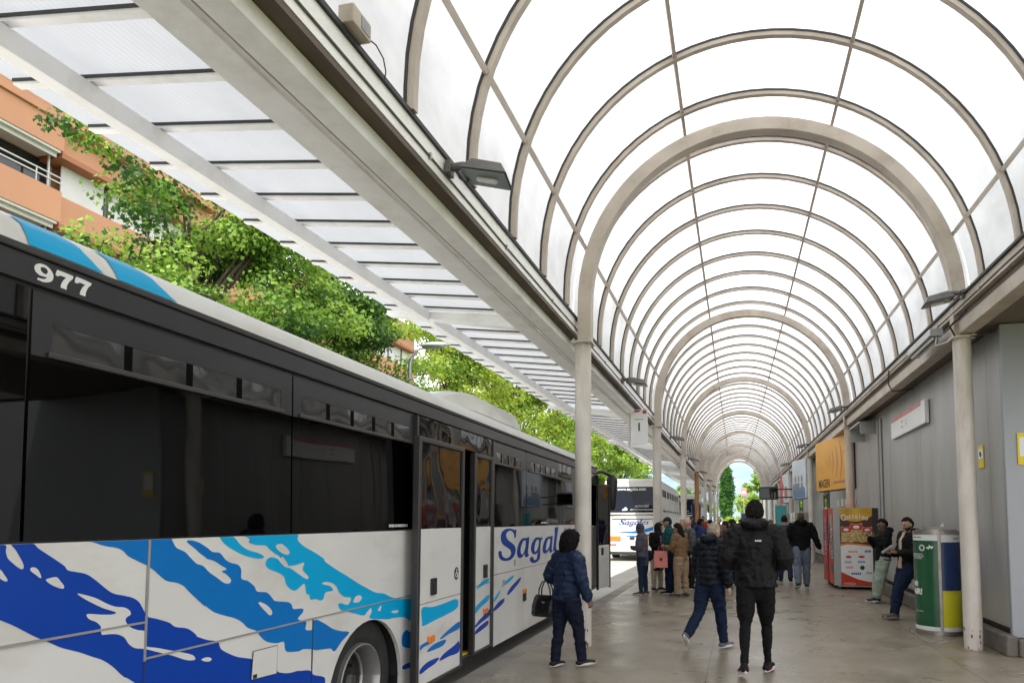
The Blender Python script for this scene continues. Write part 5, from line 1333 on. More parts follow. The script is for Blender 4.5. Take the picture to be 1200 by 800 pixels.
def tree(name, label, loc, H, trunk_h, ell, nclump, nleaf, size, mats, seed, group=None, wts=(.4,.4,.2), r0=.2, extra=(), cr=(.45,.85), limbs=9, flat=.55, gate=-.12):
    """ell: list of ellipsoids (centre, radii) in local coordinates forming the crown"""
    o = empty(name, loc, 0, label, 'tree', group)
    rnd = random.Random(seed)
    cl = []
    vols = [e[1][0]*e[1][1]*e[1][2] for e in ell]
    while len(cl) < nclump:
        e = rnd.choices(ell, vols)[0]
        d = V(rnd.gauss(0,1), rnd.gauss(0,1), rnd.gauss(0,1)).normalized()*(rnd.uniform(.25,1)**.45)
        p = V(e[0][0]+d.x*e[1][0], e[0][1]+d.y*e[1][1], e[0][2]+d.z*e[1][2])
        if noise.noise(p*.55 + V(seed,0,0)) < gate: continue
        cl.append((tuple(p), rnd.uniform(*cr)))
    cl += list(extra)
    mb = MB()
    top = V(rnd.uniform(-.2,.2), rnd.uniform(-.2,.2), H*.86)
    tp = [V(0,0,-.2), V(rnd.uniform(-.05,.05), rnd.uniform(-.05,.05), trunk_h*.5), V(rnd.uniform(-.1,.1), rnd.uniform(-.1,.1), trunk_h), top*.5+V(0,0,trunk_h*.5), top]
    mb.tube(tp, [r0*1.25, r0, r0*.8, r0*.45, r0*.12], 12)
    tk = mb.build('trunk', M['bark'], o, smooth=True)
    mb = MB()
    pick = sorted(cl, key=lambda q: rnd.random())
    for q in pick[:limbs*5]:
        c = V(*q[0])
        if q in extra and c.z > 6: continue; t = rnd.uniform(.25, .95)
        base = tp[2].lerp(top, max(0, min(.85, (c.z-trunk_h)/(H-trunk_h)-.28)))
        mid = base.lerp(c, .5) + V(rnd.uniform(-.2,.2), rnd.uniform(-.2,.2), .25)
        mb.tube([base, base.lerp(mid,.5)+V(0,0,.06), mid, c.lerp(mid,.3), c], [r0*.30, r0*.24, r0*.17, r0*.10, r0*.05], 6)
    mb.build('limb', M['bark'], o, smooth=True)
    make_crown('crown', cl, nleaf, size, mats, o, seed, flat, wts)
    return o
G = [M['leaf_deep'], M['leaf_mid'], M['leaf_fresh']]
Y = [M['leaf_mid'], M['leaf_fresh'], M['leaf_lime']]
tree('street_tree', 'big leafy green tree with layered branches behind the rear half of the parked bus', (-11, 11.6, -.1), 9.6, 2.6,
     [((0,.1,5.6),(2.6,2.7,2.2)), ((.6,-1.6,5.2),(1.6,1.6,1.3)), ((.3,1.9,6.5),(2.0,2.2,1.9)), ((0,.4,8.0),(1.7,1.9,1.4))], 190, 220, .098, G, 3, 'street trees behind the bus', (.27,.45,.28), .19,
     extra=[((.5,-1.35-.36*i,7.75+.16*i-.02*i*i), .40) for i in range(6)]+[((.6,-1.7,7.2),.6),((.6,-2.6,6.3),.6),((.7,-2.3,5.6),.7),((.8,-3.0,5.5),.6),((.6,-1.5,6.6),.7),((.8,-3.1,6.0),.45)], cr=(.45,.85), flat=.5, gate=-.09)
tree('street_tree', 'second dense dark green tree, between the layered tree and the lime green one', (-11.2, 17.6, -.1), 9.4, 2.4,
     [((0,0,5.8),(2.4,2.9,2.5)), ((.8,-1.2,4.8),(1.6,1.8,1.3)), ((.2,1.6,5.1),(1.6,1.7,1.5)), ((.2,-.4,8.0),(1.7,2.1,1.4))], 165, 210, .102, G, 8, 'street trees behind the bus', (.48,.38,.14), .2, cr=(.45,.85), flat=.5, gate=-.09)
tree('street_tree', 'lime green young leafed tree next to the dark green trees', (-10.2, 23.2, -.1), 9.8, 2.4,
     [((0,0,5.8),(2.4,3.0,2.6)), ((0,.3,8.3),(1.9,2.6,1.9)), ((.5,-2.4,6.2),(1.6,1.5,1.6))], 230, 120, .115, Y, 12, 'street trees behind the bus', (.05,.35,.6), .15, cr=(.35,.75), limbs=14)
tree('street_tree', 'yellow green tree with dark branches over the roof unit of the bus', (-10, 30.2, -.1), 10.0, 2.5,
     [((0,0,5.6),(2.4,3.5,2.5)), ((0,.2,8.2),(1.9,2.7,1.7))], 230, 110, .13, Y, 15, 'street trees behind the bus', (.1,.45,.45), .15, cr=(.35,.8), limbs=14)
tree('street_tree', 'fresh green tree directly left of the near left column', (-10, 38.5, -.1), 10.2, 2.5,
     [((0,0,5.7),(2.5,3.8,2.7)), ((0,.2,8.2),(1.9,3.0,1.7))], 175, 85, .15, Y, 18, 'street trees behind the bus', (.25,.5,.25), .16, cr=(.4,.85), limbs=12)
tree('street_tree', 'green tree above the white coach, right of the near left column', (-9.8, 47.5, -.1), 10.2, 2.6,
     [((0,0,5.8),(2.6,4.0,2.8)), ((0,.2,8.2),(1.9,3.0,1.7))], 170, 75, .18, Y, 21, 'street trees behind the bus', (.3,.52,.18), .17, cr=(.45,.9), limbs=10)
tree('street_tree', 'farthest green street tree, above the hanging sign 1', (-9.8, 58, -.1), 9.4, 2.6,
     [((0,0,5.4),(2.6,4.4,2.6)), ((0,.2,7.4),(1.7,2.8,1.5))], 140, 60, .21, Y, 25, 'street trees behind the bus', (.35,.5,.15), .17, cr=(.5,.95), limbs=8)
# trees past the end of the vault
tree('poplar_tree', 'tall narrow dark green poplar seen through the end of the vault', (-1.9, 118, -.1), 11.6, 1.0,
     [((0,0,5.6),(1.1,1.1,4.8)), ((0,0,9.3),(.7,.7,1.8))], 260, 60, .30, [M['leaf_poplar'], M['leaf_deep'], M['leaf_mid']], 31, None, (.5,.35,.15), .16, cr=(.4,.65), limbs=4, flat=1.2, gate=-9)
tree('park_tree', 'bright green tree at the right of the vault opening', (3.2, 96, -.1), 9.6, 1.8,
     [((0,0,5.0),(3.0,2.6,2.9)), ((.4,0,7.6),(2.3,1.8,1.7)), ((-1.8,0,3.6),(1.5,1.5,1.3))], 150, 40, .30, Y, 35, None, (.25,.6,.15), .17, cr=(.45,.85), limbs=8)
tree('park_tree', 'lower yellow green tree left of the poplar beyond the vault', (-5.2, 112, -.1), 5.5, 1.2,
     [((0,0,3.2),(2.0,1.8,1.7))], 60, 40, .28, Y, 38, None, (.2,.5,.3), .12, cr=(.45,.8), limbs=5)
tree('park_tree', 'wide green tree behind the far coach, seen under the awning edge', (-9, 92, -.1), 7.5, 1.6,
     [((0,0,4.2),(4.2,2.4,2.3))], 90, 40, .32, G, 39, None, (.3,.5,.2), .14, cr=(.5,.9), limbs=5)
def shrub(loc, rx, rz, mats, seed, label):
    o = empty('shrub', loc, 0, label, 'shrub', 'shrubs beyond the plaza'); rnd = random.Random(seed)
    cl = [((rnd.uniform(-rx,rx), rnd.uniform(-.7,.7), rnd.uniform(.3,rz)), rnd.uniform(.35,.6)) for _ in range(26)]
    mb = MB(); [mb.tube([(0,0,-.1),(c[0][0]*.6,c[0][1]*.6,c[0][2]*.7),c[0]], [.05,.03,.012], 5) for c in cl[:9]]; mb.build('stem', M['bark'], o)
    make_crown('foliage', cl, 36, .24, mats, o, seed, .8, (.2,.5,.3))
for i, (x, y, rx, rz) in enumerate(((-3.6,108,1.6,1.7),(-1.0,107,1.5,1.9),(1.2,106,1.6,2.2),(3.6,105,1.5,1.8),(-6.5,106,1.6,1.6),(6.0,104,1.6,1.7))):
    shrub((x, y, -.15), rx, rz, Y, 50+i, 'low yellow green shrubs behind the white wall past the vault')
# low white wall, far advertising panel, no-entry style disc
wl = MB(); wl.box(-14, 14, 0, .25, 0, 1.35); wo = wl.build('low_wall', M['bwhite'], loc=(0, 101.5, -.15)); tag(wo, 'low white wall closing the sunlit plaza beyond the vault', 'wall')
ap = empty('advert_panel', (.72, 70, 0), 0, 'dark grey free standing advert panel at the far end of the platform', 'advert panel')
mb = MB(); mb.box(-.5, .5, -.08, .08, .35, 2.25); mb.build('casing', M['ink_grey'], ap, bevel=.02)
mb = MB(); mb.box(-.42, .42, -.086, -.082, .5, 2.12); mb.build('poster', M['bin_blue'], ap)
mb = MB(); mb.box(-.15, .15, -.06, .06, 0, .35); mb.build('foot', M['dark_trim'], ap)
sn = empty('round_sign', (.62, 80, -.142), 0, 'faded pink sign on a thin pole beyond the vault', 'sign')
mb = MB(); mb.tube([(0,0,0),(0,0,5.2)], .05, 10); mb.build('pole', M['steel'], sn)
mb = MB(); mb.box(-.32, .32, -.07, -.02, 4.35, 5.25); mb.build('disc', M['sign_pink'], sn, bevel=.02)
mb = MB(); mb.box(-.2, .2, -.075, -.071, 4.7, 4.9); mb.build('bar', M['sign_white'], sn)
# street lamp among the trees
lp = empty('street_lamp', (-9.2, 17.9, -.1), 0, 'grey street lamp head among the dark green leaves', 'street lamp')
mb = MB(); mb.tube([(0,0,0),(0,0,6.2),(.15,0,6.55),(.5,0,6.68)], [.08,.055,.045,.04], 10); mb.build('pole', M['steel'], lp, smooth=True)
mb = MB(); mb.ellipsoid((.75,0,6.68), (.42,.16,.10)); mb.build('lamp_head', M['steel'], lp, smooth=True)
# far mast beyond the vault
ms_ = empty('light_mast', (-.35, 130, -.1), 0, 'tall grey light mast between the poplar and the bright green tree', 'light mast')
mb = MB(); mb.tube([(0,0,0),(0,0,9.6)], [.13,.08], 8); mb.build('pole', M['steel'], ms_)
mb = MB(); mb.box(-.5, .5, -.15, .15, 9.4, 9.7); mb.build('lamp_head', M['steel'], ms_)
# dark banner near the rust column
bn = empty('folded_parasol', (-2.15, 36, -.004), 0, 'tall folded dark blue parasol by the rust brown column', 'parasol')
mb = MB(); mb.tube([(0,0,0),(0,0,2.75)], .025, 8); mb.cbox((0,0,.04),(.5,.5,.08)); mb.build('pole', M['steel'], bn)
mb = MB(); mb.tube([(0,0,.8),(0,0,1.2),(.02,0,1.8),(0,0,2.3),(0,0,2.7)], [.2,.24,.22,.26,.05], 12); mb.build('cloth', M['bin_blue'], bn, smooth=True)
# ================================================================== PEOPLE
def remeshed(mb, voxel, smooth_it=3, name='part'):
    me = mb.mesh('tmp'); o = bpy.data.objects.new('tmp', me); COL.objects.link(o)
    r = o.modifiers.new('r', 'REMESH'); r.mode = 'VOXEL'; r.voxel_size = voxel; r.use_smooth_shade = True
    if smooth_it:
        s = o.modifiers.new('s', 'SMOOTH'); s.factor = .5; s.iterations = smooth_it
    dg = bpy.context.evaluated_depsgraph_get(); dg.update()
    m2 = bpy.data.meshes.new_from_object(o.evaluated_get(dg))
    bpy.data.objects.remove(o); bpy.data.meshes.remove(me); m2.name = name
    m2.polygons.foreach_set('use_smooth', [True]*len(m2.polygons))
    return m2
def wrinkle(me, amp, freq, seed=0, aniso=(1,1,1.6)):
    me.update()
    nrm = [v.normal.copy() for v in me.vertices]
    for v, n in zip(me.vertices, nrm):
        p = v.co
        q = V(p.x*aniso[0]*freq+seed, p.y*aniso[1]*freq, p.z*aniso[2]*freq)
        a = 1-abs(noise.noise(q))*2.2
        v.co = p + n*amp*(a-.45)
    me.update()
SK = {}
def fabric(col, rough=.8, var=.15, scale=18, bump=.15):
    k = (col, rough)
    if k not in SK: SK[k] = pmat('fabric', col, rough, 0, var, scale, bump, 60, spec=.16)
    return SK[k]
def skinmat(col):
    k = ('skin', col)
    if k not in SK: SK[k] = pmat('skin', col, .5, 0, .06, 30)
    return SK[k]
EYE = pmat('eye_dark', (.03,.02,.015), .3); LIP = pmat('lip', (.30,.12,.09), .5)
TEETH = pmat('teeth', (.65,.62,.56), .4)
def head_surface(scale, region, seed=0, rough=0., nu=30, nv=22, puff=1.08, hide=.90):
    """closed head-shaped shell; region(dir) -> 0..1 where the shell stands proud of the head"""
    vs = []; fs = []
    for i in range(nv+1):
        th = math.pi*i/nv
        for j in range(nu):
            ph = 2*math.pi*j/nu
            d = V(math.sin(th)*math.cos(ph), math.sin(th)*math.sin(ph), math.cos(th))
            k = region(d)
            s = hide+(puff-hide)*k
            if rough: s += rough*k*noise.noise(d*4.5+V(seed,0,0))
            vs.append(V(d.x*scale[0]*s, d.y*scale[1]*s, d.z*scale[2]*s))
    for i in range(nv):
        for j in range(nu):
            j2 = (j+1) % nu
            fs.append((i*nu+j, (i+1)*nu+j, (i+1)*nu+j2, i*nu+j2))
    return vs, fs
def sstep(a, b, x):
    t = max(0, min(1, (x-a)/(b-a))); return t*t*(3-2*t)

def person(label, loc, face, H, skin, top, leg, shoe, pose, hair=('short', (.02,.015,.012)), cat='person', near=False, sole=(.6,.6,.6),
           jacket='plain', shirt=None, long_coat=0.0, hood=False, beard=False, build=1.0, female=False, group=None, extra=None, cuff=False, collar=.0, legw=1.0, smile=False):
    root = empty('person', loc, -R(face), label, cat, group)
    S = H
    P = dict(lean=4, side=0, twist=0, hipL=(0,3,0), hipR=(0,3,0), footL=0, footR=0, armL=(-4,10,12), armR=(-4,10,12), head=(0,-4), forL=None, forR=None)
    P.update(pose)
    def dirv(p, ab, s):   # limb direction: p forward, ab outwards
        return V(s*math.sin(R(ab)), math.sin(R(p))*math.cos(R(ab)), -math.cos(R(p))*math.cos(R(ab))).normalized()
    pel = V(0, 0, .525*S)
    legs = {}
    for nm, s in (('L', -1), ('R', 1)):
        hp, ab, kn = P['hip'+nm]
        h = pel + V(s*.052*S, 0, -.015*S)
        k = h + dirv(hp, ab, s)*.245*S
        a = k + dirv(hp-kn, ab*.4, s)*.235*S
        fp = P['foot'+nm]
        f = V(s*.22, math.cos(R(fp)), math.sin(R(fp))).normalized()
        heel = a - V(0,0,.036*S)*math.cos(R(fp)) - f*.04*S + V(0, .036*S*math.sin(R(fp)), 0)
        toe = heel + f*.155*S
        legs[nm] = [h, k, a, f, heel, toe]
    low = min(min(l[4].z, l[5].z) for l in legs.values()) - .012
    sh = V(0, 0, -low)
    pel = pel + sh
    for l in legs.values():
        for i in (0, 1, 2, 4, 5): l[i] = l[i] + sh
    # spine
    lean, side = R(P['lean']), R(P['side'])
    sp = V(math.sin(side), math.sin(lean), math.cos(lean)*math.cos(side)).normalized()
    tw = R(P['twist'])
    rgt = V(math.cos(tw), math.sin(tw), 0); rgt = (rgt - sp*rgt.dot(sp)).normalized(); fwd = sp.cross(rgt)
    wide = build*(.93 if female else 1.0)
    chest = pel + sp*.20*S; neck0 = pel + sp*.305*S
    bk = lambda p, u, f_: p + rgt*u + fwd*f_
    shl = {'L': bk(pel+sp*.278*S, -.104*S*wide, -.005*S), 'R': bk(pel+sp*.278*S, .104*S*wide, -.005*S)}
    arms = {}
    for nm, s in (('L', -1), ('R', 1)):
        p, ab, el = P['arm'+nm]
        loc_d = dirv(p, ab, s); d = (rgt*loc_d.x + fwd*loc_d.y + sp*loc_d.z).normalized()
        e = shl[nm] + d*.172*S
        if P['for'+nm] is not None:
            q = V(*P['for'+nm]).normalized(); d2 = (rgt*q.x + fwd*q.y + V(0,0,1)*q.z).normalized()
        else:
            q = dirv(p+el, ab*.6, s); d2 = (rgt*q.x + fwd*q.y + sp*q.z).normalized()
        w_ = e + d2*.142*S
        arms[nm] = [shl[nm], e, w_, d, d2]
    # head frame
    hy, hp = R(P['head'][0]), R(P['head'][1])
    hf = (fwd*math.cos(hy) + rgt*math.sin(hy)); hf.z = 0; hf.normalize()
    hr = V(hf.y, -hf.x, 0)
    hu = V(0,0,1)*math.cos(hp) - hf*math.sin(hp); hff = hf*math.cos(hp) + V(0,0,1)*math.sin(hp)
    hc = neck0 + sp*.032*S + V(0,0,.056*S) + hff*.018*S
    HM = Matrix((hr, hff, hu)).transposed()
    hs = (.0445*S*(1.0), .0575*S, .069*S)
    # ---------------- body (one continuous skin)
    b = MB()
    vs, fs = head_surface(hs, lambda d: 1, 0, 0, 26, 20, 1.0, 1.0)
    out = []
    for v in vs:
        t = v.z/hs[2]
        if t < -.1:      # jaw narrows, chin forward
            k = (-.1-t)/.9
            v = V(v.x*(1-.26*k), v.y*(1-.20*k) + .012*S*k*1.0, v.z)
        if v.y > 0 and -.2 < t < .45: v.y *= .965
        out.append(hc + HM @ v)
    b.add(out, fs)
    hp_ = lambda x, y, z: hc + HM @ V(x*S, y*S, z*S)
    b.tube([hp_(0,.052,.010), hp_(0,.061,-.006), hp_(0,.066,-.017)], [(.006*S,.005*S),(.008*S,.007*S),(.0105*S,.007*S)], 8, round_=True)      # nose
    b.tube([hp_(-.022,.053,.017), hp_(0,.056,.014), hp_(.022,.053,.017)], .005*S, 6, ref=(0,0,1), round_=True)   # brow ridge
    b.ellipsoid(hp_(0,.051,-.040), (.017*S,.008*S,.008*S), nu=10, nv=6, rot=HM)                                   # mouth mound
    b.ellipsoid(hp_(0,.046,-.060), (.014*S,.010*S,.009*S), nu=10, nv=6, rot=HM)                                   # chin
    for s in (-1, 1):
        b.ellipsoid(hp_(s*.046,-.004,-.004), (.006*S,.013*S,.019*S), nu=10, nv=8, rot=HM)
    b.tube([neck0 - sp*.03*S, neck0 + sp*.02*S, hc - hu*.035*S - hff*.012*S], [(.036*S,.036*S),(.031*S*wide,.032*S),(.032*S,.034*S)], 14, ref=tuple(rgt), round_=True)
    b.tube([pel - sp*.02*S, pel+sp*.08*S, pel+sp*.17*S, pel+sp*.25*S, neck0 - sp*.012*S], [(.075*S,.05*S),(.062*S,.045*S),(.078*S,.05*S),(.075*S,.042*S),(.035*S,.03*S)], 16, ref=tuple(rgt), round_=True)
    for nm, s in (('L', -1), ('R', 1)):
        h, k, a, f, heel, toe = legs[nm]
        b.tube([h, h.lerp(k,.5), k, k.lerp(a,.35), a], [.040*S,.032*S,.021*S,.020*S,.016*S], 10, round_=True)
        b.tube([a, heel.lerp(toe,.35)+V(0,0,.018*S), heel.lerp(toe,.72)+V(0,0,.012*S)], [.019*S,.018*S,.014*S], 8, round_=True)
        sh_, e, w_, d, d2 = arms[nm]
        b.tube([sh_ - rgt*s*.03*S, sh_, sh_.lerp(e,.5), e, e.lerp(w_,.35), w_], [.03*S,.032*S,.026*S,.022*S,.022*S,.0155*S], 10, round_=True)
        # hand
        ref = P.get('palm'+nm)
        n_ = (V(*ref) if ref else (-rgt*s)).normalized()      # palm faces this way
        n_ = (n_ - d2*n_.dot(d2)).normalized(); ac = d2.cross(n_)*(1)
        if ac.dot(fwd) < 0: ac = -ac                         # thumb side roughly forwards
        cl = P.get('curl', 32)
        pm0 = w_ + d2*.004*S; pm1 = w_ + d2*.052*S
        b.tube([pm0, w_.lerp(pm1,.5), pm1], [(.017*S,.011*S),(.0235*S,.0115*S),(.0235*S,.0095*S)], 10, ref=tuple(ac), round_=True)
        for i, (off, ln) in enumerate(((.0165,.040),(.0055,.045),(-.0055,.042),(-.0165,.034))):
            q = pm1 + ac*off*S - d2*.006*S; ln = ln*S; c_ = R(cl+i*3)
            d_a = d2*math.cos(c_*.5)+n_*math.sin(c_*.5); d_b = d2*math.cos(c_*1.3)+n_*math.sin(c_*1.3); d_c = d2*math.cos(c_*2)+n_*math.sin(c_*2)
            p1 = q+d_a*ln*.5; p2 = p1+d_b*ln*.3; p3 = p2+d_c*ln*.22
            b.tube([q, p1, p2, p3], [.0056*S,.0052*S,.0047*S,.0042*S], 6, round_=True)
        tq = pm0.lerp(pm1,.28) + ac*.017*S; td = (d2*.72+ac*.55+n_*.35).normalized(); td2 = (d2*.9+ac*.1+n_*.45).normalized()
        b.tube([tq, tq+td*.024*S, tq+td*.024*S+td2*.022*S], [.0075*S,.0065*S,.005*S], 6, round_=True)
    me = remeshed(b, .0085 if near else .0105, 2, 'person_body')
    sm = skinmat(skin); me.materials.append(sm); me.materials.append(EYE); me.materials.append(LIP); me.materials.append(TEETH)
    inv = HM.transposed()
    mi = []
    hcol = pmat('brow', hair[1], .8) if False else EYE
    for p in me.polygons:
        q = inv @ (p.center - hc); x, y, z = q.x/S, q.y/S, q.z/S
        m_ = 0
        if y > .035:
            if abs(abs(x)-.0185) < .0065 and abs(z-.003) < .003: m_ = 1
            elif abs(abs(x)-.0195) < .010 and abs(z-.0175) < .0020: m_ = 1
            elif abs(x) < .0145 and abs(z+.0405-(x*x*12 if smile else 0)) < .0042: m_ = 3 if (smile and abs(x) < .011 and abs(z+.0405-x*x*12) < .0028) else 2
        mi.append(m_)
    me.polygons.foreach_set('material_index', mi); me.update()
    link(bpy.data.objects.new('body', me), root)
    # ---------------- hair / headwear
    hk, hcolr = hair[0], hair[1]
    if hk != 'bald':
        hm_ = pmat('hair', hcolr, .8, 0, .45, 60, .6, 90, spec=.15) if hk not in ('beanie', 'scarf') else fabric(hcolr, .9)
        def reg_short(d):
            line = .42 - .55*max(0, -d.y) - .30*(1-abs(d.y))*(abs(d.x) > .5)
            if d.y > .1: return sstep(.52, .66, d.z)
            return sstep(-.50+.9*max(0, d.y+.35), -.28+.9*max(0, d.y+.35), d.z)
        def reg_long(d):
            if d.y > .25: return sstep(.45, .6, d.z)
            return 1.0 if d.y < .0 else sstep(.0, .25, d.z+ .25 - d.y)
        def reg_cap(d):
            return sstep(.10, .22, d.z + .1*d.y*0)
        def reg_scarf(d):
            if d.y > .45: return max(sstep(.42,.55,d.z), sstep(-.78,-.88,d.z))
            return 1.0
        def reg_thin(d):
            if d.y > .0: return sstep(.72, .9, d.z)
            return sstep(-.45, -.2, d.z)
        hb = MB()
        if hk == 'short': vs, fs = head_surface(hs, reg_short, 1+len(label), .09, 36, 26, puff=1.075)
        elif hk == 'thin': vs, fs = head_surface(hs, reg_thin, 1, .03, puff=1.045)
        elif hk == 'curly': vs, fs = head_surface(hs, reg_short, 3, .10, 36, 26, puff=1.17)
        elif hk == 'bob': vs, fs = head_surface((hs[0]*1.34, hs[1]*1.2, hs[2]*1.08), reg_long, 2, .16, 36, 26, puff=1.32)
        elif hk == 'long': vs, fs = head_surface(hs, reg_long, 2, .06, puff=1.16)
        elif hk == 'beanie': vs, fs = head_surface((hs[0],hs[1],hs[2]*1.03), lambda d: sstep(.05,.12,d.z+.12*(d.y<0)), 0, .02, puff=1.13)
        elif hk == 'cap': vs, fs = head_surface(hs, lambda d: sstep(.24,.32,d.z), 0, 0, puff=1.12)
        elif hk == 'scarf': vs, fs = head_surface((hs[0]*1.02,hs[1]*1.02,hs[2]*1.03), reg_scarf, 4, .05, puff=1.20)
        hb.add([hc + HM @ v for v in vs], fs)
        if hk in ('bob', 'long'):
            ln = .018 if hk == 'bob' else .13
            hb.tube([hp_(0,-.026,.0), hp_(0,-.036,-.045), hp_(0,-.036,-.06-ln*.45), hp_(0,-.030,-.06-ln)], [(.058*S,.044*S),(.068*S,.040*S),(.062*S,.034*S),(.040*S,.02*S)] if hk == 'bob' else [(.052*S,.042*S),(.058*S,.036*S),(.05*S,.032*S),(.032*S,.02*S)], 14, ref=tuple(hr), round_=True)
        if hk == 'scarf':
            hb.tube([hp_(0,-.01,-.03), hp_(0,0,-.075), hp_(0,.0,-.10)], [(.05*S,.055*S),(.055*S,.056*S),(.075*S,.06*S)], 14, ref=tuple(hr), round_=True)
        if hk in ('short','thin','curly','bob','long'):
            mh = remeshed(hb, .009, 1, 'hair')
            wrinkle(mh, .006 if hk in ('short','thin','long') else .016, 42, 3); wrinkle(mh, .004, 90, 5)
            mh.materials.append(hm_); link(bpy.data.objects.new('hair', mh), root)
        else:
            nm_ = {'beanie':'beanie','cap':'cap','scarf':'headscarf'}[hk]
            ob = hb.build(nm_, hm_, root, smooth=True)
            if hk == 'cap':
                br = MB(); ring = []
                for j in range(13):
                    a = R(-75+150*j/12); ring.append(V(math.sin(a)*.047*S, .045*S + math.cos(a)*.058*S, .022*S - .006*S*abs(math.sin(a))))
                base = [V(math.sin(R(-75+150*j/12))*.047*S, .020*S+.030*S*math.cos(R(-75+150*j/12)), .027*S) for j in range(13)]
                vs = [hc + HM @ v for v in base+ring] + [hc + HM @ (v+V(0,0,-.006*S)) for v in base+ring]
                fs = []
                for j in range(12): fs += [(j,j+1,14+j,13+j), (26+j,39+j,40+j,27+j), (13+j,14+j,40+j,39+j)]
                br.add(vs, fs); br.build('cap_brim', hm_, ob, smooth=True)
                hr_, = [MB()]; vs, fs = head_surface(hs, reg_short, 1, .04, puff=1.06); hr_.add([hc + HM @ v for v in vs], fs); hr_.build('hair', pmat('hair', (.015,.012,.01), .8, 0, .3, 40), root, smooth=True)
            if hk == 'none':
                bd = MB(); bd.tube([hc + HM @ V(hs[0]*1.14*math.cos(a), hs[1]*1.12*math.sin(a), hs[2]*(.12 if math.sin(a) > 0 else .02)) for a in [R(i*20) for i in range(19)]], .010*S, 8, ref=(0,0,1), cap=False); bd.build('beanie_cuff', hm_, ob, smooth=True)
    if beard:
        bb_ = MB(); vs, fs = head_surface(hs, lambda d: (sstep(-.18,-.34,d.z) if d.y > -.1 else 0)*(0 if (abs(d.x) < .26 and -.66 < d.z < -.40) else 1), 5, .03, 40, 32, puff=1.05, hide=.86)
        o2 = []
        for v in vs:
            t = v.z/hs[2]
            if t < -.1:
                k = (-.1-t)/.9; v = V(v.x*(1-.24*k), v.y*(1-.16*k) + .013*S*k, v.z)
            o2.append(hc + HM @ v)
        bb_.add(o2, fs); bb_.build('beard', pmat('beard', (.022,.016,.012), .8, 0, .4, 50, .4, 120), root, smooth=True)
    # ---------------- trousers
    t = MB()
    t.tube([pel - V(0,0,.055*S), pel - sp*.01*S, pel+sp*.055*S], [(.086*S*wide,.064*S),(.094*S*wide,.068*S),(.080*S*wide,.06*S)], 18, ref=tuple(rgt), round_=True)
    for nm, s in (('L', -1), ('R', 1)):
        h, k, a, f, heel, toe = legs[nm]
        end = a.lerp(k, .02) if not cuff else a.lerp(k, .07)
        w0, w1, w2 = .060*S*build*min(1, legw)**.4, .044*S*legw, (.036*S*legw if not cuff else .031*S*legw)
        pts = [h+V(0,0,.02*S), h.lerp(k,.35), h.lerp(k,.7), k, k.lerp(end,.35), k.lerp(end,.7), end]
        t.tube(pts, [(w0,w0*1.12),(w0*.98,w0*1.08),(w0*.86,w0*.92),(w1,w1*1.05),(w1*.97,w1*1.08),(w2*1.05,w2*1.1),(w2,w2)], 14, ref=tuple(rgt), round_=False)
    mt = remeshed(t, .010 if near else .0125, 3, 'trousers'); wrinkle(mt, .010 if legw > .95 else .006, 9 if legw < 1.2 else 7, 5, (1,1,1.5)); wrinkle(mt, .004, 26, 9)
    mt.materials.append(leg); link(bpy.data.objects.new('trousers', mt), root)
    # ---------------- shoes
    for nm, s in (('L', -1), ('R', 1)):
        h, k, a, f, heel, toe = legs[nm]
        up = (V(0,0,1) - f*f.z).normalized()
        q = MB()
        q.tube([heel+f*.008*S+up*.021*S, heel+f*.05*S+up*.023*S, heel+f*.10*S+up*.016*S, toe-f*.014*S+up*.012*S], [(.024*S,.022*S),(.026*S,.024*S),(.028*S,.018*S),(.021*S,.013*S)], 12, ref=(f.y,-f.x,0), round_=True)
        q.tube([a+V(0,0,.004*S), heel+f*.035*S+up*.024*S], [.024*S,.024*S], 10, round_=True)
        ms = remeshed(q, .0085 if near else .0105, 2, 'shoe'); ms.materials.append(shoe); so_ = link(bpy.data.objects.new('shoe', ms), root)
        q = MB(); n = 20; rg = []
        side = V(f.y, -f.x, 0).normalized()
        for i in range(n):
            an = 2*math.pi*i/n; lx = math.cos(an); ly = math.sin(an)
            wd = (.0285 if lx > 0 else .026)*S
            c_ = heel + f*(.074*S + lx*.086*S) + side*(ly*wd*(1-.25*lx*lx)); rg.append(c_)
        q.sweep(None, [[p-up*.001*S for p in rg], [p+up*.016*S for p in rg]]); q.build('sole', fabric(sole, .6), so_, smooth='auto', bevel=.003)
    # ---------------- jacket
    j = MB()
    puff = {'plain': .010, 'puffer': .019, 'light_puffer': .017, 'coat': .013, 'hoodie': .015}[jacket]*S
    hem = -.035*S - long_coat*S
    quil = jacket in ('puffer', 'light_puffer')
    per = (.15 if jacket == 'puffer' else .078)*S/1.7
    def qm(sv):
        return 1.0 if not quil else (.92+.13*abs(math.sin(math.pi*sv/per))**.6 if jacket == 'light_puffer' else .965+.05*abs(math.sin(math.pi*sv/per))**.5)
    base = [(hem, .094 if not female else .098, .068), (-.0, .092, .068), (.06, .088, .066), (.12, .090, .067), (.19, .099, .072), (.25, .100, .066), (.285, .074, .05), (.312, .042, .042)]
    pts = []; rr = []
    nst = 44 if quil else 14
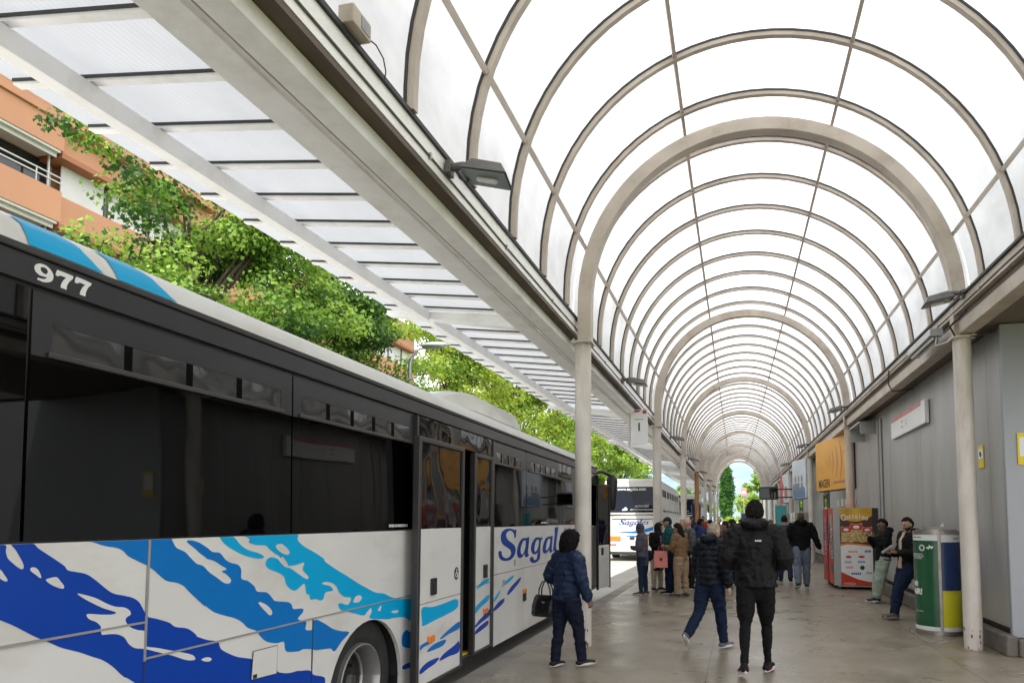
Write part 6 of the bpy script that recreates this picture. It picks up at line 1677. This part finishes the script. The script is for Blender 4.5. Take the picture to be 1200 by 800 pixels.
    for i in range(nst):
        sv = hem + (.312*S-hem)*i/(nst-1)
        # interpolate base (first key is absolute hem)
        keys = [(hem, base[0][1], base[0][2])] + [(q_[0]*S, q_[1], q_[2]) for q_ in base[1:]]
        for (a0, w0, d0), (a1, w1, d1_) in zip(keys, keys[1:]):
            if sv <= a1+1e-9: break
        tt = (sv-a0)/max(1e-6, a1-a0); tt = max(0, min(1, tt))
        wv = (w0+(w1-w0)*tt)*S*wide+puff; dv = (d0+(d1_-d0)*tt)*S*build**.5+puff
        if sv > .27*S: wv -= puff*.6*(sv-.27*S)/(.042*S); dv -= puff*.5*(sv-.27*S)/(.042*S)
        m_ = qm(sv)
        if i == 0 and quil: m_ = .93
        pts.append((pel + (sp*sv if sv > 0 else V(0,0,sv))) + fwd*(.004*S)); rr.append((wv*m_, dv*m_))
    j.tube(pts, rr, 26, ref=tuple(rgt))
    for nm, s in (('L', -1), ('R', 1)):
        sh_, e, w_, d, d2 = arms[nm]
        inn = sh_ - rgt*s*.035*S - sp*.005*S
        chain = [inn, sh_, e, w_ - d2*.004*S]
        L1 = (e-sh_).length; L2 = (w_-e).length
        sp_pts = [inn]; sr = [(.040*S+puff, .042*S+puff)]
        nn_ = 30 if quil else 10
        for i in range(nn_+1):
            sv = (L1+L2-.004*S)*i/nn_
            # rounded elbow
            if sv < L1: p_ = sh_.lerp(e, sv/L1)
            else: p_ = e.lerp(w_, (sv-L1)/L2)
            if abs(sv-L1) < .03*S: p_ = p_.lerp((sh_.lerp(e,.88)+e.lerp(w_,.12))*.5, .35)
            rad = (.041 + (.031-.041)*sv/L1 if sv < L1 else .031 + (.024-.031)*(sv-L1)/L2)*S + puff*(1 if sv < L1 else .85)
            rad *= qm(sv)
            if i == nn_ : rad = .023*S + puff*.45
            sp_pts.append(p_); sr.append((rad, rad))
        j.tube(sp_pts, sr, 16, ref=tuple(fwd), round_=True)
    if collar: j.tube([neck0 - sp*.02*S, neck0 + sp*collar*S], [(.050*S,.050*S),(.047*S,.048*S)], 16, ref=tuple(rgt), round_=True)
    if hood:
        hb = neck0 - fwd*.034*S + sp*.026*S
        j.tube([hb - rgt*.060*S + fwd*.03*S, hb - rgt*.045*S - fwd*.012*S, hb - fwd*.026*S - sp*.012*S, hb + rgt*.045*S - fwd*.012*S, hb + rgt*.060*S + fwd*.03*S], [(.022*S,.026*S),(.032*S,.038*S),(.038*S,.048*S),(.032*S,.038*S),(.022*S,.026*S)], 12, ref=(0,0,1), round_=True)
    mj = remeshed(j, .0085 if near else .0115, 1 if quil else 3, 'jacket')
    if quil: wrinkle(mj, .012, 12, 2, (1,1,.8)); wrinkle(mj, .005, 30, 7)
    else: wrinkle(mj, .011, 9, 2, (1,1,1.4)); wrinkle(mj, .004, 28, 6)
    mj.materials.append(top)
    if shirt is not None:        # open front: the strip between the jacket halves is the shirt
        mj.materials.append(shirt)
        mi = []
        for p in mj.polygons:
            q = p.center - pel; u, f_, h_ = q.dot(rgt), q.dot(fwd), q.dot(sp)
            wv = (.022+.10*max(0, .12*S-h_)/S*1.0*(0 if long_coat else 1))*S
            mi.append(1 if (f_ > .045*S and abs(u) < wv and h_ > hem+.0*S and (p.normal.dot(fwd) > .35)) else 0)
        mj.polygons.foreach_set('material_index', mi)
    jo_ = link(bpy.data.objects.new('coat' if long_coat > .05 else 'jacket', mj), root)
    info = dict(root=root, arms=arms, legs=legs, pel=pel, sp=sp, rgt=rgt, fwd=fwd, S=S, jacket=jo_, neck=neck0, hp=hp_, mw=Matrix.Translation(V(*loc)) @ Matrix.Rotation(-R(face), 4, 'Z'))
    return info

BLACK = (.012,.012,.014)
skin_d = (.17,.085,.052); skin_m = (.40,.235,.16); skin_l = (.52,.32,.23)
navy = fabric((.014,.026,.062), .45); blackf = fabric((.006,.006,.007), .75); jet = fabric((.013,.013,.016), .48)
jeans = fabric((.009,.017,.042), .85, .3, 30); jeans_l = fabric((.13,.16,.21), .85, .3, 30); blacktro = fabric((.012,.012,.013), .7)

# 1 woman with the black handbag
w1 = person('woman in a navy quilted jacket carrying a black handbag beside the bus, back turned', (-1.845, 7.28, 0), 38, 1.455, skin_d, navy, fabric((.008,.011,.026), .8), fabric((.02,.018,.018), .6),
    dict(lean=5, hipL=(-3,3,6), hipR=(17,3,10), footL=0, footR=4, armL=(-14,24,0), forL=(.25,.75,-.35), armR=(10,14,0), forR=(.12,.35,-.92), head=(-14,-8), curl=45), ('bob', (.010,.008,.008)), near=True, jacket='light_puffer', female=True, build=1.10, collar=.02, sole=(.55,.54,.52), legw=.98)
# 2 tall man in the black hooded puffer
w2 = person('tall man seen from behind in a black hooded puffer jacket and slim black trousers', (.163, 7.42, 0), 3, 1.80, skin_d, fabric((.0075,.0068,.0085), .5), fabric((.0065,.0065,.007), .8), fabric((.012,.012,.013), .6),
    dict(lean=4, hipL=(-13,2,16), hipR=(13,1,6), footL=-14, footR=4, armL=(-8,15,0), forL=(.50,.70,-.20), armR=(-10,19,0), forR=(-.50,.70,-.25), head=(4,-6), curl=50), ('curly', (.012,.010,.009)), near=True, jacket='puffer', hood=True, build=1.10, sole=(.70,.66,.64), legw=.72, cuff=True)
# shoe accents
for ch in list(w2['root'].children):
    if ch.name.startswith('shoe'):
        pass
mb = MB()
pj = w2['pel'] + w2['sp']*.228*1.80 - w2['fwd']*.166
for i in range(4): mb.cbox(pj + w2['rgt']*(.012+i*.017), (.012, .05, .016))
mb.build('back_logo', M['num_white'], w2['jacket'])
for nm in ('L', 'R'):
    l = w2['legs'][nm]; f = l[3]; q = MB()
    q.tube([l[4]+f*.01+V(0,0,.024), l[4]+f*.13*1.0+V(0,0,.024)], [(.052,.006),(.054,.006)], 10, ref=(f.y,-f.x,0))
    q.build('red_stripe', M['sign_red'], w2['root'])
# 3 grey-haired man mid-stride
w3 = person('grey haired man striding away in a black quilted hooded jacket and blue jeans', (-.36, 8.72, 0), 28, 1.575, skin_l, fabric((.008,.010,.015), .42), jeans, fabric((.13,.13,.135), .6),
    dict(lean=8, hipL=(-17,2,30), hipR=(13,2,4), footL=-48, footR=4, armL=(12,10,0), forL=(-.05,.5,-.85), armR=(-8,13,0), forR=(.10,.12,-.97), head=(14,-10), curl=30), ('short', (.33,.28,.22)), near=True, jacket='light_puffer', hood=True, build=1.06, sole=(.62,.62,.62), legw=.98)
# 4 man in black hoodie walking away on the right, 5 companion
person('man in a black hooded sweatshirt and grey jeans walking away near the vending machines', (1.40, 16.5, 0), -2, 1.735, skin_l, fabric((.005,.005,.006), .85), jeans_l, fabric((.02,.02,.022), .6),
    dict(lean=4, hipL=(-8,2,14), hipR=(9,2,3), footL=-18, armL=(8,14,12), armR=(-6,20,0), forR=(.35,.25,-.88), head=(0,-3)), ('thin', (.10,.06,.035)), jacket='hoodie', hood=True, build=1.16, legw=1.18, sole=(.5,.5,.5))
person('companion in dark jacket and blue jeans just ahead of the man in the black sweatshirt', (1.14, 18.2, 0), 0, 1.70, skin_m, fabric((.04,.05,.07), .8), fabric((.02,.035,.09), .85), blackf,
    dict(lean=3, hipL=(6,2,3), hipR=(-8,2,12)), ('short', (.015,.012,.010)), build=1.05)
# 6 man looking at his phone by the snack machine
w6 = person('man in black hooded top and pale green cargo trousers looking at a phone', (2.72, 14.25, 0), -96, 1.63, skin_d, blackf, fabric((.27,.32,.26), .85, .2, 12), fabric((.03,.03,.035), .6),
    dict(lean=-3, hipL=(17,4,4), hipR=(11,3,3), armL=(16,10,0), forL=(.28,.55,.75), armR=(20,10,0), forR=(-.30,.60,.70), head=(0,-24), curl=55, palmL=(0,-.5,.6), palmR=(0,-.5,.6)), ('short', (.010,.009,.008)), jacket='hoodie', hood=True, build=1.02, legw=1.35, sole=(.70,.70,.70))
# 7 smiling man with papers leaning on the wall
w7 = person('smiling bearded man in open black jacket and jeans leaning on the wall with papers', (2.66, 12.02, 0), -108, 1.68, skin_m, fabric((.006,.006,.007), .8), jeans, fabric((.10,.085,.075), .7),
    dict(lean=-4, hipL=(30,-3,18), hipR=(24,-5,12), footL=2, footR=2, armL=(6,8,0), forL=(.40,.86,.02), armR=(4,10,0), forR=(-.42,.86,-.04), head=(-6,-16), curl=48, palmL=(.3,0,.9), palmR=(-.3,0,.9)), ('short', (.015,.011,.009)), near=True, jacket='hoodie', hood=True, shirt=fabric((.50,.38,.28), .8), build=1.04, beard=True, smile=True, sole=(.28,.25,.22))
# 8 woman with grey beanie
w8 = person('woman in grey jacket and grey beanie with a dark shoulder bag', (-2.0, 14.55, 0), -82, 1.50, skin_d, fabric((.095,.095,.115), .85), fabric((.018,.03,.06), .85), fabric((.07,.05,.05), .7),
    dict(lean=3, hipL=(2,3,2), hipR=(-2,3,2), armL=(10,8,0), forL=(.55,.65,.15), armR=(6,10,0), forR=(-.5,.7,.1), head=(-8,-6), curl=50), ('beanie', (.055,.065,.09)), jacket='coat', female=True, long_coat=.085, build=1.08, collar=.02, sole=(.4,.4,.4), legw=.85)
# 9 woman in headscarf and long black coat
w9 = person('woman in a dark headscarf and long black coat between the grey beanie and the cap', (-1.80, 15.45, 0), 130, 1.51, skin_m, blackf, fabric((.36,.31,.25), .85), blackf,
    dict(lean=2, armL=(14,8,0), forL=(.5,.6,.45), armR=(8,8,0), forR=(-.5,.75,.2), head=(-50,-4), curl=50), ('scarf', (.018,.015,.022)), jacket='coat', female=True, long_coat=.20, shirt=fabric((.14,.13,.13), .85), sole=(.3,.3,.3))
# 10 man in cap and teal jacket
w10 = person('man in a dark cap and teal jacket with jeans, facing the bus in the queue', (-1.45, 14.85, 0), -86, 1.64, skin_m, fabric((.008,.075,.085), .7), jeans, blackf,
    dict(lean=2, hipL=(3,3,3), hipR=(-2,3,2), armL=(-2,9,14), armR=(-2,10,16), head=(-10,-2)), ('cap', (.018,.020,.028)), build=1.05, shirt=fabric((.13,.135,.15), .8), collar=.015, sole=(.45,.45,.45))
# 11 woman in tan jacket
w11 = person('woman in a tan padded jacket and beige trousers holding a pink carrier bag', (-1.17, 14.3, 0), -60, 1.52, skin_m, fabric((.20,.125,.065), .7), fabric((.33,.235,.16), .85), fabric((.05,.04,.04), .7),
    dict(lean=5, hipL=(4,3,3), hipR=(-3,3,2), armL=(16,8,0), forL=(.1,.85,.25), armR=(4,8,0), forR=(-.2,.95,-.12), head=(-14,-14), curl=60), ('long', (.014,.011,.010)), jacket='plain', female=True, build=1.14, sole=(.25,.25,.25), legw=1.05)
# 12 bald man
person('bald man in a grey jacket and black trousers behind the tan jacketed woman', (-1.10, 15.9, 0), -110, 1.625, skin_l, fabric((.10,.10,.10), .85), blacktro, blackf, dict(lean=2, head=(8,-4)), ('bald', (0,0,0)), build=1.06)
# 13..20 people behind
def bystander(label, px, y, face, H, skin, top, hair, leg=jeans, **kw):
    q = random.Random(len(label)*7+int(y*10)); a = q.uniform(-9,9)
    return person(label, (px, y, 0), face, H, skin, top, leg, blackf, dict(lean=kw.pop('lean', 3), head=kw.pop('head', (0,-8)), hipL=(a,3+q.uniform(0,3),q.uniform(2,10)), hipR=(-a,3+q.uniform(0,3),q.uniform(2,10)), armL=(q.uniform(-6,14),10,q.uniform(10,60)), armR=(q.uniform(-6,14),10,q.uniform(10,70))), hair, **kw)
bystander('man in a royal blue hooded jacket in the middle of the queue', -.95, 16.9, 60, 1.62, skin_d, fabric((.018,.028,.11), .6), ('short', (.010,.009,.008)), hood=True, jacket='puffer')
bystander('dark haired man bowing his head behind the grey haired walker', -.66, 17.5, -30, 1.60, skin_m, fabric((.02,.02,.025), .7), ('short', (.012,.010,.009)), head=(-20,-25))
bystander('man with thin hair facing the camera far back in the queue', -.62, 22.5, 175, 1.68, skin_l, fabric((.15,.14,.14), .8), ('thin', (.20,.15,.11)))
bystander('woman in a maroon top bending her head in the queue', -.25, 17.2, -70, 1.56, skin_m, fabric((.14,.012,.025), .8), ('long', (.035,.02,.014)), head=(-10,-22), female=True)
bystander('dark curly haired person in maroon beside the tall man', -.10, 15.9, -40, 1.60, skin_m, fabric((.12,.015,.03), .8), ('curly', (.03,.018,.014)), head=(-10,-18))
bystander('person in grey jacket, dark hair, partly behind the tall man', .12, 17.8, -120, 1.60, skin_m, fabric((.22,.23,.25), .8), ('short', (.012,.010,.009)), head=(0,-6))
bystander('brown haired woman just right of the tall man, farther back', .80, 18.6, 10, 1.58, skin_l, fabric((.035,.035,.045), .8), ('long', (.14,.075,.035)), female=True)
bystander('man in dark clothes leaning by the rust brown column', -2.05, 30.5, 150, 1.72, skin_d, fabric((.016,.018,.03), .7), ('short', (.010,.009,.008)))
bystander('person in a bright red jacket next to the rust brown column', -1.55, 31.5, -160, 1.74, skin_m, fabric((.40,.035,.02), .7), ('short', (.02,.014,.01)))
bystander('distant person in purple pushing a pushchair on the sunny plaza', -1.65, 84, -30, 1.66, skin_l, fabric((.07,.05,.12), .8), ('short', (.06,.04,.03)))
bystander('white haired person in a pale jacket hidden behind the man in the cap', -1.30, 17.0, -150, 1.60, skin_l, fabric((.36,.33,.30), .8), ('short', (.30,.28,.26)), head=(20,-5))
bystander('shopper in white walking far off near the end of the platform', .55, 52, -10, 1.70, skin_l, fabric((.55,.54,.52), .8), ('short', (.03,.02,.015)))

# ---------------- things held or worn
def wpt(info, p): return info['mw'] @ p
# black handbag in the crook of the woman's left arm
a = w1['arms']['L']; c = wpt(w1, a[1].lerp(a[2], .45))
hbag = empty('handbag', (c.x-.10, c.y-.04, c.z-.40), R(-14), 'glossy black handbag with double handles hanging from the forearm of the woman in navy', 'handbag')
mb = MB(); rings = []
for z, sx, sy in ((0,.155,.07),(.02,.17,.08),(.12,.165,.07),(.20,.145,.045),(.235,.125,.02)):
    rings.append([V(sx*math.copysign(abs(math.cos(t))**.6, math.cos(t)), sy*math.copysign(abs(math.sin(t))**.6, math.sin(t)), z) for t in [2*math.pi*i/28 for i in range(28)]])
mb.sweep(None, rings); mb.build('bag', M['bag_black'], hbag, smooth='auto')
for s in (-1, 1):
    mb = MB(); mb.tube([(-.075, s*.03, .20), (-.07, s*.03, .30), (-.03, s*.025, .385), (.03, s*.025, .385), (.07, s*.03, .30), (.075, s*.03, .20)], .008, 8, ref=(0,1,0)); mb.build('handle', M['bag_black'], hbag, smooth=True)
mb = MB(); mb.cbox((0,-.062,.16),(.03,.012,.022)); mb.build('clasp', M['steel'], hbag)
# pink carrier bag
a = w11['arms']['L']; c = wpt(w11, a[2] + a[4]*.06)
pb = empty('carrier_bag', (c.x-.03, c.y-.03, c.z-.44), R(8), 'pink paper carrier bag held by the woman in tan', 'carrier bag')
mb = MB(); mb.sweep(None, [[V(-.14,-.05,0),V(.14,-.05,0),V(.14,.05,0),V(-.14,.05,0)], [V(-.135,-.045,.34),V(.135,-.045,.34),V(.135,.045,.34),V(-.135,.045,.34)]]); mb.build('bag', M['bag_pink'], pb, bevel=.004)
mb = MB(); mb.tube([(-.06,-.045,.33),(-.05,-.045,.42),(0,-.045,.45),(.05,-.045,.42),(.06,-.045,.33)], .005, 6); mb.build('handle', M['bag_pink'], pb)
mb = MB(); mb.ellipsoid((0,-.050,.17), (.035,.002,.035)); mb.build('print', M['ink'], pb)
# shoulder bag of the woman in grey
c = wpt(w8, w8['pel'] + w8['sp']*.04 + w8['rgt']*.20 - w8['fwd']*.02)
sb = empty('shoulder_bag', (c.x, c.y, c.z-.13), R(-50), 'dark blue shoulder bag with a pale strap worn by the woman in the grey beanie', 'shoulder bag')
mb = MB(); mb.tube([(0,-.13,.10),(0,0,.09),(0,.13,.10)], [(.05,.11),(.065,.14),(.05,.11)], 14, ref=(1,0,0), round_=True); mb.build('bag', fabric((.014,.02,.045), .6), sb, smooth=True)
mb = MB(); mb.tube([(-.05,-.15,.12),(-.10,-.13,.26),(-.16,-.06,.42),(-.20,.0,.5)], [(.016,.005)]*4, 8); mb.build('strap', fabric((.45,.38,.25), .8), sb)
# papers in both hands of the leaning man
pa = (w7['arms']['L'][2] + w7['arms']['L'][4]*.09 + w7['arms']['R'][2] + w7['arms']['R'][4]*.09)*.5
c = wpt(w7, pa)
pp = empty('papers', (c.x, c.y, c.z+.02), R(62), 'folded white papers in the hands of the smiling man', 'papers')
rot = Matrix.Rotation(R(-38), 3, 'X') @ Matrix.Rotation(R(10), 3, 'Z')
for i in range(3):
    mb = MB(); mb.cbox((.004*i, .03+.006*i, .022+.006*i), (.15-.006*i, .20, .003), rot=rot @ Matrix.Rotation(R(4*i), 3, 'Y'))
    mb.build('sheet', M['paper'], pp)
# phone
pa = (w6['arms']['L'][2] + w6['arms']['L'][4]*.07 + w6['arms']['R'][2] + w6['arms']['R'][4]*.07)*.5
c = wpt(w6, pa)
ph = empty('phone', (c.x, c.y, c.z-.02), R(78), 'black phone held up by the man in cargo trousers', 'phone')
mb = MB(); mb.cbox((0,.0,.05), (.07,.009,.145), rot=Matrix.Rotation(R(-35), 3, 'X')); mb.build('phone_case', M['phone'], ph, bevel=.004)
mb = MB(); mb.cbox((0,-.0055,.053), (.062,.001,.13), rot=Matrix.Rotation(R(-35), 3, 'X')); mb.build('display', M['bus_glass'], ph)
# stripes on the cargo man's shoes
for nm in ('L', 'R'):
    l = w6['legs'][nm]; f = l[3]; q = MB()
    for i in range(3):
        s0 = l[4] + f*(.06+.035*i) + V(0,0,.022)
        q.tube([s0 - V(f.y,-f.x,0)*.046, s0 + V(0,0,.040-.007*i), s0 + V(f.y,-f.x,0)*.046], [(.008,.004)]*3, 6, ref=tuple(f))
    q.build('shoe_stripe', M['num_white'], w6['root'])
# pushchair in front of the distant walker
pc = empty('pushchair', (-2.1, 84.6, -.142), R(30), 'dark pushchair on the plaza, pushed by the distant walker', 'pushchair')
mb = MB(); mb.tube([(0,-.35,1.0),(0,.0,.6),(0,.35,.15)], .03, 6); mb.tube([(0,.25,.75),(0,-.3,.15)], .03, 6); mb.build('frame', M['dark_trim'], pc)
mb = MB(); mb.tube([(0,-.05,.5),(0,.2,.62),(0,.3,.9)], [(.22,.10),(.24,.14),(.2,.05)], 10, round_=True); mb.build('seat', M['bus_black'], pc)
for (x, y) in ((-.22,.35),(.22,.35),(-.22,-.3),(.22,-.3)):
    mb = MB(); mb.tube([(x-.02,y,.13),(x+.02,y,.13)], .13, 14); mb.build('wheel', M['black_rubber'], pc)
